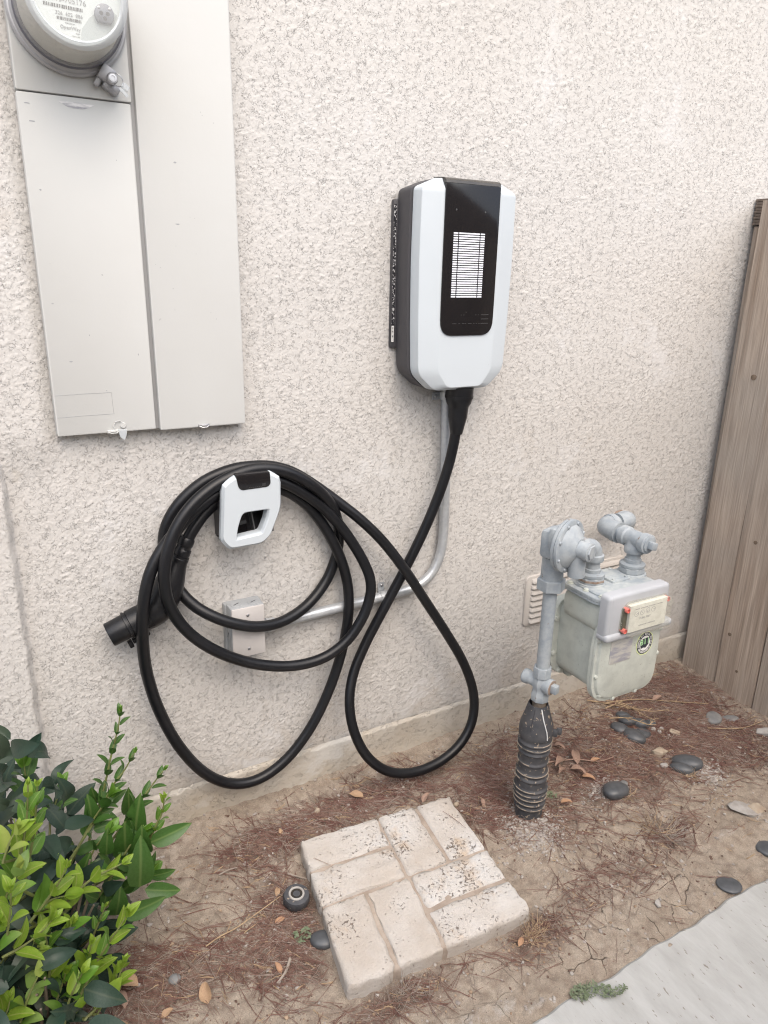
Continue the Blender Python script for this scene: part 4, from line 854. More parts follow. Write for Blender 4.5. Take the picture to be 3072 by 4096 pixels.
for k_ in range(8):
    a = R_(22.5 + 45 * k_); q = DC + (uv * math.cos(a) + Vector((0, 0, 1)) * math.sin(a)) * .0562
    g = G(); g.lathe([(.0042, .009), (.0042, .0120), (.003, .0135)], q, nv, 8); g.build('bolt', 'gaspaint', dsk)
g = G(); g.lathe([(.0245, .022), (.0215, .032), (.0205, .048), (.0205, .050), (.0222, .0510), (.0222, .060), (.0190, .0620)], DC + Vector((0, 0, -.001)), nv, 26); bn = g.build('spring_bonnet', 'gaspaint', gg)
g = G(); hexn(g, DC + nv * .0605, nv, .0175, 0, .0050); g.build('bonnet_cap', 'gaspaint', bn)
g = G(); q = DC + nv * .026 + uv * .004
g.tube([q + Vector((0, 0, .004)), q + Vector((0, 0, -.020)), q + Vector((.002, 0, -.052)), q + Vector((.003, 0, -.070))], [.0225, .0215, .0200, .0200], 22); vn = g.build('vent_spout', 'gaspaint', gg)
g = G(); g.lathe([(.0170, 0), (.0165, -.002)], q + Vector((.003, 0, -.0705)), (0, 0, 1), 18); g.build('vent_screen', 'gasbody', vn)
g = G(); g.tube(spline([(1.180, RY, .736), (1.225, RY, .736), (1.262, RY, .736), (1.279, RY, .733), (1.288, RY, .722), (1.2905, RY, .706), (1.2905, RY, .699)], 4), .0212, 20)
g.lathe([(.0212, .715), (.0255, .713), (.0258, .700), (.0245, .697)], (1.2905, RY, 0), (0, 0, 1), 22); g.lathe([(.0212, 0), (.0258, .002), (.0258, .018), (.0225, .022)], (1.240, RY, .736), (1, 0, 0), 22); g.build('outlet_elbow', 'gaspaint', gg)

# ------------------------------------------------------------------ gas meter
gm = thing('gas_meter', 'pale green painted gas meter with clear index window and a round 811 sticker', 'gas meter', (1.347, -.40, .50))
def xz(poly): return poly
lowp = rpoly([(1.262, .366), (1.438, .366), (1.445, .430), (1.445, .560), (1.255, .560), (1.255, .430)], [.065, .065, .03, .02, .02, .03], 6)
g = G(); g.prism(lowp, (0, 0, 0), XU, ZU, .315, .462, .004); g.prism(rrect(1.242, 1.452, .535, .622, .030, 4), (0, 0, 0), XU, ZU, .342, .470, .012); g.build('body', 'gasbody', gm, angle=45)
cvp = rpoly([(1.232, .346), (1.458, .346), (1.461, .44), (1.458, .575), (1.245, .575), (1.232, .52)], [.075, .075, .03, .03, .03, .03], 7)
def scl(P, k, c=(1.346, .46)): return [(c[0] + (p[0] - c[0]) * k, c[1] + (p[1] - c[1]) * k) for p in P]
g = G(); g.prism(cvp, (0, 0, 0), XU, ZU, .458, .4665, .002); g.prism(scl(cvp, .985), (0, 0, 0), XU, ZU, .4660, .4676); g.prism(cvp, (0, 0, 0), XU, ZU, .4674, .4745, .003)
lp = [[(p[0], -.4740, p[1]) for p in scl(cvp, .93)], [(p[0], -.4800, p[1]) for p in scl(cvp, .90)], [(p[0], -.4825, p[1]) for p in scl(cvp, .86)]]
g.loft(lp, cap0=False); fc = g.build('front_cover', 'gasbody', gm, angle=30)
g = G(); bcp = scl(cvp, 1.0); bcp = [(p[0] + .004, p[1] - .002) for p in bcp]; g.prism(bcp, (0, 0, 0), XU, ZU, .296, .310, .004); g.prism(scl(bcp, .92), (0, 0, 0), XU, ZU, .284, .297); g.prism(bcp, (0, 0, 0), XU, ZU, .3105, .3200, .003)
bcv = g.build('back_cover', 'gasbody', gm, angle=30)
for x_, z_ in ((1.243, .530), (1.2425, .430), (1.262, .372), (1.311, .3515), (1.390, .3515), (1.436, .378), (1.4535, .445), (1.4535, .515)):
    g = G(); g.lathe([(.0075, .470), (.0075, .4755), (.0055, .4765), (.0055, .4795), (.0040, .4805)], (x_, 0, z_), AX, 12); g.build('screw', 'gasbody', fc)
for x_, z_ in ((1.243, .52), (1.244, .42), (1.27, .362)):
    g = G(); g.lathe([(.0075, .316), (.0075, .3235), (.005, .325)], (x_, 0, z_), AX, 12); g.build('screw', 'gasbody', bcv)
for x_ in (1.30, 1.345):
    g = G(); g.box((x_, -.325, .352), (.022, .030, .016), .004); g.build('foot_lug', 'gasbody', gm)
# lid
lid = rpoly([(1.236, .332), (1.458, .332), (1.460, .455), (1.436, .480), (1.258, .480), (1.234, .455)], [.022, .022, .02, .03, .03, .02], 5)
g = G(); g.prism([(p[0], -p[1]) for p in lid][::-1], (0, 0, .6180), (1, 0, 0), (0, 1, 0), 0, .006, .001); g.prism([(1.347 + (p[0] - 1.347) * .985, -.406 + (-p[1] + .406) * .985) for p in lid][::-1], (0, 0, .6235), (1, 0, 0), (0, 1, 0), 0, .0015)
g.prism([(p[0], -p[1]) for p in lid][::-1], (0, 0, .6247), (1, 0, 0), (0, 1, 0), 0, .0080, .003)
g.prism([(1.347 + (p[0] - 1.347) * .86, -.406 + (-p[1] + .406) * .82) for p in lid][::-1], (0, 0, .6317), (1, 0, 0), (0, 1, 0), 0, .0055, .004); ld = g.build('lid', 'gaslid', gm)
g = G(); g.prism(rpoly([(1.335, -.412), (1.396, -.412), (1.402, -.352), (1.390, -.338), (1.344, -.338), (1.332, -.352)], .005, 3), (0, 0, .6370), (1, 0, 0), (0, 1, 0), 0, .0060, .0015); ip = g.build('inspection_plate', 'gaslid', ld)
for x_, y_ in ((1.343, -.404), (1.387, -.404), (1.387, -.347), (1.348, -.347)):
    g = G(); g.lathe([(.0048, 0), (.0048, .0025), (.003, .0035)], (x_, y_, .6430), (0, 0, 1), 10); g.build('screw', 'gaslid', ip)
for x_, y_ in ((1.256, -.452), (1.428, -.462), (1.247, -.352), (1.448, -.360), (1.250, -.405)):
    g = G(); g.lathe([(.0085, 0), (.0085, .0020), (.0062, .0025), (.0062, .0050), (.004, .0060)], (x_, y_, .6325), (0, 0, 1), 12); g.build('lid_screw', 'gasbody', ld)
IX, OX = 1.2905, 1.4335
for nm, x_ in (('inlet', IX), ('outlet', OX)):
    g = G(); g.lathe([(.0385, .632), (.0370, .6395), (.0330, .6405)], (x_, RY, 0), (0, 0, 1), 28); g.build('connection_boss', 'gaslid', ld)
    g = G(); hexn(g, (x_, RY, 0), (0, 0, 1), .0335, .640, .656, 8); g.lathe([(.0315, .656), (.0325, .658), (.0325, .664), (.027, .667)], (x_, RY, 0), (0, 0, 1), 24); un = g.build('union_nut', 'gaspaint', gm)
    g = G(); g.lathe([(.0338, .0), (.0342, .003), (.0338, .006)], (x_, RY, .6450), (0, 0, 1), 8); g.build('rust_stain', 'rust', un) if nm == 'inlet' else None
    g = G(); g.lathe([(.0215, .664), (.0215, .676), (.0180, .678), (.0180, .706)], (x_, RY, 0), (0, 0, 1), 20); g.build('nipple', 'gaspaint', gm)
# index housing
g = G(); g.prism(rrect(1.2335, 1.4360, .5400, .6570, .012, 4), (0, 0, 0), XU, ZU, .474, .5030, .009, 3); g.prism(rrect(1.2280, 1.4560, .5370, .5590, .010, 4), (0, 0, 0), XU, ZU, .474, .5090, .009, 3); g.prism(rrect(1.2290, 1.2560, .5400, .6560, .010, 4), (0, 0, 0), XU, ZU, .474, .5020, .008, 3); ih = g.build('index_housing', 'indexgrey', gm)
g = G(); g.prism([(1.287, .558), (1.414, .558), (1.414, .628), (1.287, .628)], (0, 0, 0), XU, ZU, .5032, .5160); dp = g.build('dial_plate', 'dial', ih)
g = G(); g.prism([(1.2735, .556), (1.286, .556), (1.286, .622), (1.2735, .622)], (0, 0, 0), XU, ZU, .5032, .5090); g.build('dial_side', 'dialdark', ih)
g = G()
for k_, (dx_, dz_) in enumerate(((.018, .050), (.037, .051), (.056, .053), (.075, .052))):
    cx = 1.292 + dx_; cz = .558 + dz_ - .004; g.lathe([(.0068, 0), (.0068, .0003), (.0060, .0003), (.0060, 0)], (cx, -.5160, cz), AX, 18, caps=False); a = k_ * 1.9 + .4; g.box((cx + .002 * math.cos(a), -.5164, cz + .002 * math.sin(a)), (.006, .0004, .0012), rot=Matrix.Rotation(-a, 3, 'Y'))
g.text('CUBIC FEET', (1.340, -.5161, .590), XU, ZU, .0075, .0002); g.text('1 MILLION   100 THOUSAND   10 THOUSAND   1 THOUSAND', (1.350, -.5161, .617), XU, ZU, .0034, .0002); g.text('TEMPERATURE COMPENSATED', (1.350, -.5161, .571), XU, ZU, .0042, .0002)
g.build('dial_marks', 'ink_soft', dp)
g = G(); wp = rpoly([(1.2680, .566), (1.280, .5520), (1.4180, .5520), (1.4220, .560), (1.4220, .6320), (1.290, .6360), (1.270, .620)], .004, 3)
g.prism(wp, (0, 0, 0), XU, ZU, .5034, .5070, .001); g.prism([(1.2860, .5530), (1.4160, .5530), (1.4160, .6300), (1.2860, .6300)], (0, 0, 0), XU, ZU, .5071, .5300, .002); g.build('index_window', 'clear', ih)
for x_, z_ in ((1.2810, .6180), (1.2790, .5640), (1.4170, .6210)):
    g = G(); g.lathe([(.0062, .503), (.0062, .516), (.0052, .5165), (.0050, .513)], (x_, 0, z_), AX, 18); g.build('red_plug', 'red', ih)
# stamped plate and the sticker
g = G(); g.prism(rpoly([(1.2740, .4580), (1.3480, .4580), (1.3480, .5310), (1.2740, .5310)], .006, 3), (0, 0, 0), XU, ZU, .4826, .4842, .0006); g.build('name_plate', 'tag', gm)
SC = (1.394, -.4828, .4905)
def oval(rx, rz, n=40): return [(rx * math.cos(2 * math.pi * i / n), rz * math.sin(2 * math.pi * i / n)) for i in range(n)]
g = G(); g.prism(oval(.0305, .0345, 10), SC, XU, ZU, 0, .0006); st = g.build('warning_sticker', 'stick_y', gm)
g = G(); g.prism(oval(.0275, .0305), SC, XU, ZU, .0006, .0009); g.build('sticker_ring', 'stick_k', st)
g = G(); g.prism(oval(.0188, .0210), SC, XU, ZU, .0009, .0012); g.build('sticker_field', 'sticker', st)
g = G()
def ringtext(body, a0, a1, inv):
    for i, ch in enumerate(body):
        if ch == ' ': continue
        a = R_(a0 + (a1 - a0) * i / (len(body) - 1)); p = (SC[0] + .0230 * math.cos(a), SC[1] - .0009, SC[2] + .0257 * math.sin(a))
        t = a - math.pi / 2 + (math.pi if inv else 0); g.text(ch, p, (math.cos(t), 0, math.sin(t)), (-math.sin(t), 0, math.cos(t)), .0068, .0002, bold=.0002)
ringtext('CONTACT 811 BEFORE YOU DIG', 196, -14, False); ringtext('SAFE DIGGING PARTNER', 212, 328, True); g.build('sticker_lettering', 'sticker', st)
g = G(); g.prism([(-.0125, -.0135), (-.004, -.0115), (.004, -.0135), (.013, -.005), (.0140, .000), (.0150, .0140), (.010, .0150), (-.008, .0135), (-.0150, .0115), (-.0155, -.003)], SC, XU, ZU, .0012, .0015); g.build('sticker_badge', 'stick_k', st)
g = G(); g.text('811', (SC[0] - .0005, SC[1] - .0015, SC[2] + .0045), (.995, 0, .10), (-.10, 0, .995), .0230, .0003, bold=.0003); g.build('sticker_number', 'stick_g', st)

# outlet piping to the house
go = thing('gas_outlet_pipe', 'grey painted pipe tee and elbows from the gas meter into the wall', 'gas pipe', (OX, RY, .73))
TZ = .729
g = G(); g.lathe([(.0250, .694), (.0262, .697), (.0262, .710), (.0225, .716), (.0225, .729)], (OX, RY, 0), (0, 0, 1), 22); g.lathe([(.0232, -.044), (.0258, -.042), (.0258, -.026), (.0222, -.022), (.0222, .022), (.0258, .026), (.0258, .042), (.0232, .044)], (OX, RY, TZ), AX, 22); te = g.build('pipe_tee', 'gaspaint', go)
g = G(); g.lathe([(.0205, .044), (.0205, .047), (.017, .048)], (OX, RY, TZ), AX, 18); g.box((OX, RY - .055, TZ), (.019, .018, .019), .0025, rot=Matrix.Rotation(R_(14), 3, 'Y')); g.build('square_plug', 'gaspaint', te)
g = G(); g.tube([(OX, RY + .040, TZ), (OX, RY + .100, TZ)], .0178, 20); g.build('nipple', 'gaspaint', go)
EL = spline([(OX, RY + .058, TZ), (OX, RY + .082, TZ), (OX + .004, RY + .102, TZ), (OX + .016, RY + .113, TZ), (OX + .036, RY + .116, TZ)], 5)
g = G(); g.tube(EL, .0265, 22); g.tube([(OX, RY + .054, TZ), (OX, RY + .072, TZ)], .0285, 22); g.tube([(OX + .022, RY + .1155, TZ), (OX + .040, RY + .116, TZ)], .0285, 22); g.build('pipe_elbow', 'gaspaint', go)
g = G(); g.tube([(OX + .038, RY + .116, TZ), (OX + .070, RY + .117, TZ)], .0190, 18); g.build('nipple', 'gaspaint', go)
e0 = Vector((OX + .085, RY + .117, TZ)); wl = Vector((1.783, .0, .607)); dd = (wl - e0).normalized()
g = G(); g.tube(spline([e0 + Vector((-.030, 0, 0)), e0 + Vector((-.010, 0, 0)), e0 + Vector((.008, .004, 0)), e0 + dd * .022 + Vector((.003, 0, 0)), e0 + dd * .040], 5), .0265, 22); g.lathe([(.0265, .020), (.0300, .024), (.0300, .042), (.027, .044)], e0, dd, 22); g.build('pipe_elbow', 'gaspaint', go)
g = G(); g.tube([e0 + dd * .03, wl + dd * .05], .0185, 18); g.build('wall_pipe', 'gaspaint', go)
g = G(); g.blob(wl + Vector((.0, .004, .004)), (.040, .014, .036), 4, .25); g.build('sealing_putty', 'rust', go)

# ------------------------------------------------------------------ corrugated sleeve round the riser
sl = thing('pipe_sleeve', 'dusty black ribbed plastic sleeve with slit cone top round the buried riser', 'pipe sleeve', (RX, RY, 0))
def spz(z): return RX - .004 * (1 - z / .3), RY - .002 * (1 - z / .3)
prof = []; ribs = [.222, .207, .193, .160, .127, .112, .080, .066, .052, .036, .020]
zz_ = -.045
base_r = lambda z: .0385 - .002 * math.cos(z * 40)
while zz_ <= .236:
    r = base_r(zz_) + sum(.0045 * math.exp(-((zz_ - q) / .0036) ** 2) for q in ribs); prof.append((r, zz_)); zz_ += .0024
g = G(); g.lathe(prof + [(.0435, .238), (.0440, .242), (.0440, .256), (.0430, .259)], (RX - .002, RY - .001, 0), (-.012, -.008, 1), 40); body_ = g.build('ribbed_sleeve', 'sleeve', sl)
for q in ribs:
    g = G(); rr_ = base_r(q) + .0046
    a0 = rnd.uniform(0, 6.28); L_ = rnd.uniform(3.6, 5.8)
    g.tube([(RX - .002 - .012 * q + rr_ * math.cos(a0 + L_ * i / 26), RY - .001 + rr_ * math.sin(a0 + L_ * i / 26), q + .0016) for i in range(27)], .0011 + .0005 * rnd.random(), 5); g.build('dirt_line', 'sleeve_rim', body_)
g = G(); g.lathe([(.0436, .2585), (.0425, .268), (.0265, .325), (.0250, .330), (.0235, .330), (.0395, .268)], (RX - .002, RY - .001, 0), (-.012, -.008, 1), 40); cn = g.build('cone_cap', 'sleeve', sl)
def cone(a, z, e=.0008):
    r = .0425 + (.0265 - .0425) * (z - .268) / .057 + e; return Vector((RX - .002 - .012 * z + r * math.cos(a), RY - .001 - .008 * z + r * math.sin(a), z))
g = G(); A0 = R_(-150); g.tube([cone(A0, .266, -.0002), cone(A0, .295, -.0002), cone(A0 + .05, .324, -.0002)], .0012, 5); g.build('slit', 'ink', cn)
g = G(); A1 = R_(-98); g.tube([cone(A1 - .25, .326, .0005), cone(A1 - .12, .300, .001), cone(A1 + .05, .268, .0015), cone(A1 + .10, .258, -.0012), cone(A1 + .14, .243, -.0052) + Vector((0, 0, 0))], .0020, 6, flat=.6); tag(g.build('cable_tie', 'sticker', sl))
g = G(); q = cone(R_(-48), .2505, -.002); g.box(q, (.018, .012, .018), .002, rot=Matrix.Rotation(R_(-48), 3, 'Z')); g.box(q + Vector((.012, -.006, .004)), (.014, .006, .020), .002, rot=Matrix.Rotation(R_(-30), 3, 'Z')); g.build('clip', 'sleeve', sl)

# ------------------------------------------------------------------ stepping stone of eight bricks
ps = thing('stepping_stone', 'square tan concrete stepping stone cast as eight weathered bricks on the dirt', 'paver', (.74, -.43, -.03))
PC = [Vector((.5505, -.2275)), Vector((.977, -.2560)), Vector((.949, -.640)), Vector((.494, -.615))]
def bil(u, v): return (PC[0] * (1 - u) + PC[1] * u) * (1 - v) + (PC[3] * (1 - u) + PC[2] * u) * v
def ptop(x, y): return GS * y + .038
b = bmesh.new()
def slab(poly, ztop_off, zb, bevel, name, mat, dz=(0, 0, 0), rough=.0015, cuts=6):
    b = bmesh.new(); vs1 = [bil(*p) for p in poly]
    A = [b.verts.new((p.x, p.y, GS * p.y + zb)) for p in vs1]; B = [b.verts.new((p.x, p.y, ptop(p.x, p.y) + ztop_off + dz[0] + dz[1] * (p.x - .74) + dz[2] * (p.y + .43))) for p in vs1]
    b.faces.new(A[::-1]); top = b.faces.new(B); k = len(A)
    for i in range(k): b.faces.new((A[i], A[(i + 1) % k], B[(i + 1) % k], B[i]))
    bmesh.ops.recalc_face_normals(b, faces=b.faces)
    bmesh.ops.bevel(b, geom=list(set(list(top.edges) + [e for e in b.edges if abs(e.verts[0].co.z - e.verts[1].co.z) > .015])), offset=bevel, segments=2, profile=.5, affect='EDGES', clamp_overlap=True)
    bmesh.ops.triangulate(b, faces=[f for f in b.faces if len(f.verts) > 4])
    bmesh.ops.subdivide_edges(b, edges=[e for e in b.edges if e.calc_length() > .03], cuts=cuts, use_grid_fill=True)
    bmesh.ops.triangulate(b, faces=[f for f in b.faces if len(f.verts) > 4])
    for v in b.verts:
        w1 = float(samp(gn3, np.array(v.co.x * 1.3 + 3), np.array(v.co.y * 1.3), CELL)); w2 = float(samp(gn2, np.array(v.co.x + 1.7), np.array(v.co.y + v.co.z), CELL))
        v.co.z += rough * w1 + rough * .8 * w2; v.co.x += rough * .8 * w2; v.co.y += rough * .8 * w1
    g = G(); g.bm(b); return g.build(name, mat, ps, angle=50)
slab([(.006, .006), (.994, .006), (.994, .994), (.006, .994)], -.0055, -.012, .006, 'slab', 'paver_joint', rough=.0010)
J = .0075
bricks = [(0, 0, .5 - J, .235), (0, .255, .5 - J, .5 - J), (.5, 0, 0.747, .5), (.764, 0, 1, .5), (.5 + J, .5 + J * .6, 1, .745), (.5 + J, .763, 1, 1), (0, .5 + J, .240, 1), (.257, .5 + J, .5 - J * .3, 1)]
for u0, v0, u1, v1 in bricks:
    slab([(u0, v0), (u1, v0), (u1, v1), (u0, v1)], 0, -.010, .0085, 'brick', 'paver', (rnd.uniform(-.0015, .0015), rnd.uniform(-.008, .008), rnd.uniform(-.008, .008)))

# ------------------------------------------------------------------ sprinkler
sx, sy = .489, -.352; sz = gz(sx, sy)
sp = thing('sprinkler_head', 'black pop-up sprinkler head with pale ring beside the stepping stone', 'sprinkler', (sx, sy, sz))
so = (sx, sy, sz - .012); sa = (.02, -.10, 1)
g = G(); g.lathe([(.0225, -.02), (.0225, .018), (.0285, .020)], so, sa, 28); g.build('riser_body', 'sleeve', sp)
g = G(); pr_ = [(.0285, .020), (.0300, .022), (.0300, .036), (.0285, .040), (.0180, .042), (.0150, .0425)]; g.lathe(pr_, so, sa, 36); cp_ = g.build('cap', 'sleeve', sp)
g = G(); g.lathe([(.0185, .0420), (.0180, .0440), (.0140, .0440), (.0135, .0424)], so, sa, 32, caps=False); g.build('pale_ring', 'greyrock', sp)
g = G(); g.lathe([(.0134, .0426), (.0120, .0432), (.0085, .0430), (.0070, .0405), (.0, .0400)], so, sa, 26, caps=False); g.build('nozzle', 'gloss_dull', sp)
g = G()
for k_ in range(10):
    a = k_ * .628; g.box(Vector(so) + Vector((.0302 * math.cos(a), .0302 * math.sin(a) - .003, .029)), (.002, .002, .013), rot=Matrix.Rotation(a, 3, 'Z'))
g.build('grip_rib', 'sleeve', cp_)

# ------------------------------------------------------------------ river stones and rocks
def hullrock(g, a, b_, h, seed):
    r = random.Random(seed); b = bmesh.new()
    for i in range(17):
        d = Vector((r.gauss(0, 1), r.gauss(0, 1), r.gauss(0, .8))).normalized() * r.uniform(.82, 1.15); b.verts.new((d.x * a, d.y * b_, d.z * h))
    res = bmesh.ops.convex_hull(b, input=b.verts[:]); bmesh.ops.delete(b, geom=[v for v in b.verts if not v.link_faces], context='VERTS')
    bmesh.ops.dissolve_limit(b, angle_limit=R_(14), verts=b.verts[:], edges=b.edges[:])
    bmesh.ops.bevel(b, geom=b.edges[:], offset=min(a, b_, h) * .10, segments=2, profile=.5, affect='EDGES', clamp_overlap=True); g.bm(b)
def stone(x, y, a, b_, ang, h, label, mat='stone', seed=0, sink=.25, tilt=(0, 0), grp='dark river stones lying on the dirt', cat='stone', rough=.14, flat=.25, nm='river_stone'):
    z_ = gz(x, y) + h * (1 - 2 * sink) * .5
    g = G()
    if nm == 'rock' and a > .0125: hullrock(g, a, b_, h, seed)
    else: g.blob((0, 0, 0), (a, b_, h), seed, rough, sub=3, flat=flat)
    o = g.build(nm, mat, angle=60 if nm != 'rock' else 25); o.location = (x, y, z_ ); o.rotation_euler = (tilt[0], tilt[1], R_(ang)); return tag(o, label, cat, grp)
stone(1.662, -.223, .030, .024, -60, .016, 'dark oval stone at the wall-side left end of the pebble cluster under the dry twigs', seed=1, tilt=(.1, .1))
stone(1.712, -.205, .030, .021, -30, .017, 'dark stone crossed by dry twigs at the back of the pebble cluster', seed=2)
stone(1.744, -.229, .027, .020, -45, .016, 'dark stone right of centre in the pebble cluster beneath the dry twigs', seed=3, tilt=(-.15, 0))
stone(1.675, -.270, .038, .026, -58, .018, 'largest dark stone at the front of the pebble cluster', seed=4, tilt=(.12, .1))
stone(1.713, -.267, .033, .022, -8, .017, 'dark stone leaning beside the largest stone of the pebble cluster', seed=5, tilt=(.2, 0))
stone(1.722, -.178, .024, .016, -40, .013, 'small half hidden dark stone furthest back in the pebble cluster', seed=6)
stone(1.788, -.236, .019, .017, -25, .013, 'small dark stone apart at the right edge of the pebble cluster', seed=7)
stone(1.990, -.320, .036, .027, 35, .012, 'flat grey green stone below the second fence board', 'stone2', 8, .3)
stone(2.055, -.335, .036, .019, -20, .010, 'flat grey stone with white scratches nearest the fence', 'stone2', 9, .35)
stone(1.737, -.434, .043, .028, -52, .021, 'smooth dark grey stone, upper of the pair beside the pale angular rock', seed=10, tilt=(.05, -.08))
stone(1.696, -.438, .040, .022, -50, .018, 'dark brown grey stone, lower of the pair beside the pale angular rock', seed=11)
stone(1.430, -.428, .041, .031, -15, .020, 'lone rounded dark stone in the pale gravel patch', seed=12)
stone(1.484, -.409, .014, .012, 0, .010, 'small round grey pebble behind the lone stone in the gravel', 'stone2', 13)
stone(1.461, -.781, .030, .026, -45, .006, 'flush round dark stone sunk in the soil at the walkway edge', seed=14, sink=.42)
stone(1.664, -.752, .036, .028, -35, .009, 'flush dark stone cut off by the right side of the photo', seed=15, sink=.35)
stone(.505, -.468, .030, .025, -20, .012, 'dark round stone tucked against the left side of the stepping stone', seed=16, sink=.2)
RG = 'pale rocks scattered on the dirt'
stone(1.690, -.362, .036, .026, -40, .020, 'pale cream angular rock in the middle of the dry litter', 'whiterock', 21, .2, grp=RG, cat='rock', rough=.35, flat=-.2, nm='rock', tilt=(.2, .1))
stone(1.656, -.407, .012, .010, 0, .009, 'small pale green rock left of the stone pair', 'greyrock', 22, .2, grp=RG, cat='rock', rough=.3, flat=-.2, nm='rock')
stone(2.090, -.437, .030, .024, -20, .016, 'mottled white rock at the right edge of the photo below the fence', 'greyrock', 23, .25, grp=RG, cat='rock', rough=.35, flat=-.2, nm='rock')
stone(1.717, -.636, .044, .031, -38, .013, 'flat pale grey rock lying on a tan lump near the walkway', 'greyrock', 24, .15, grp=RG, cat='rock', rough=.3, flat=.3, nm='rock', tilt=(.1, .08))
stone(1.756, -.646, .026, .024, 0, .014, 'tan rock partly buried at the right end of the flat grey rock', 'whiterock', 25, .2, grp=RG, cat='rock', rough=.35, flat=-.2, nm='rock')
stone(1.253, -.738, .016, .012, 50, .009, 'small white rock alone on the cracked soil', 'greyrock', 26, .2, grp=RG, cat='rock', rough=.35, flat=-.2, nm='rock')
stone(1.816, -.308, .020, .017, -25, .011, 'tan rock half buried right of the pebble cluster', 'whiterock', 27, .3, grp=RG, cat='rock', rough=.35, flat=-.2, nm='rock')
stone(.646, -.118, .009, .008, 0, .008, 'small cream rock near the wall behind the stepping stone', 'whiterock', 28, .2, grp=RG, cat='rock', rough=.35, flat=-.2, nm='rock')
stone(1.000, -.262, .008, .007, 0, .007, 'small cream rock at the far right corner of the stepping stone', 'whiterock', 29, .2, grp=RG, cat='rock', rough=.35, flat=-.2, nm='rock')
stone(.195, -.418, .012, .010, 20, .008, 'small pinkish grey rock on the soil beside the shrub', 'stone2', 30, .25, grp=RG, cat='rock', rough=.3, flat=-.1, nm='rock')
stone(1.772, -.262, .010, .007, 10, .006, 'white pebble trio piece nearest the pebble cluster', 'greyrock', 31, .2, grp=RG, cat='rock', rough=.3, nm='rock')
stone(1.776, -.284, .010, .008, 40, .006, 'white pebble lowest of the trio right of the pebble cluster', 'greyrock', 32, .2, grp=RG, cat='rock', rough=.3, nm='rock')
stone(1.800, -.272, .008, .007, 10, .006, 'white pebble rightmost of the trio right of the pebble cluster', 'greyrock', 33, .2, grp=RG, cat='rock', rough=.3, nm='rock')
# ------------------------------------------------------------------ leaf meshes
def leaf_mesh(name, mat, w=.42, curl=.12, fold=.10, n=8, wav=0.0, tip=.72, droop=.0):
    """unit-long leaf along +Y, upper face +Z"""
    vs_ = []; fs_ = []
    for i in range(n + 1):
        t = i / n; ww = w * .5 * ((math.sin(math.pi * t ** tip) ** .62) * (1 - .25 * t ** 4) if 0 < t < 1 else 0.0)
        zc = curl * math.sin(math.pi * t * .9) - droop * t * t
        if i == 0 or i == n: vs_.append((0, t, zc)); continue
        f = fold * ww * 2 + wav * math.sin(t * 9); f2 = fold * ww * 2 + wav * math.cos(t * 8 + 1)
        vs_ += [(-ww, t, zc + f), (-ww * .5, t, zc + f * .45), (0, t, zc), (ww * .5, t, zc + f2 * .45), (ww, t, zc + f2)]
    def row(i): return 1 + (i - 1) * 5
    for j in range(4): fs_.append((0, row(1) + j + 1, row(1) + j))
    for i in range(1, n - 1):
        for j in range(4): fs_.append((row(i) + j, row(i) + j + 1, row(i + 1) + j + 1, row(i + 1) + j))
    last = row(n - 1) + 5
    for j in range(4): fs_.append((row(n - 1) + j, row(n - 1) + j + 1, last))
    me = bpy.data.meshes.new(name); me.from_pydata(vs_, [], fs_); me.polygons.foreach_set('use_smooth', [True] * len(me.polygons)); me.materials.append(M[mat]); return me
def frame(d, nrm):
    d = Vector(d).normalized(); nrm = Vector(nrm); nrm = (nrm - d * nrm.dot(d))
    if nrm.length < 1e-4: nrm = d.orthogonal()
    nrm.normalize(); x = d.cross(nrm); return Matrix((x, d, nrm)).transposed().to_quaternion()

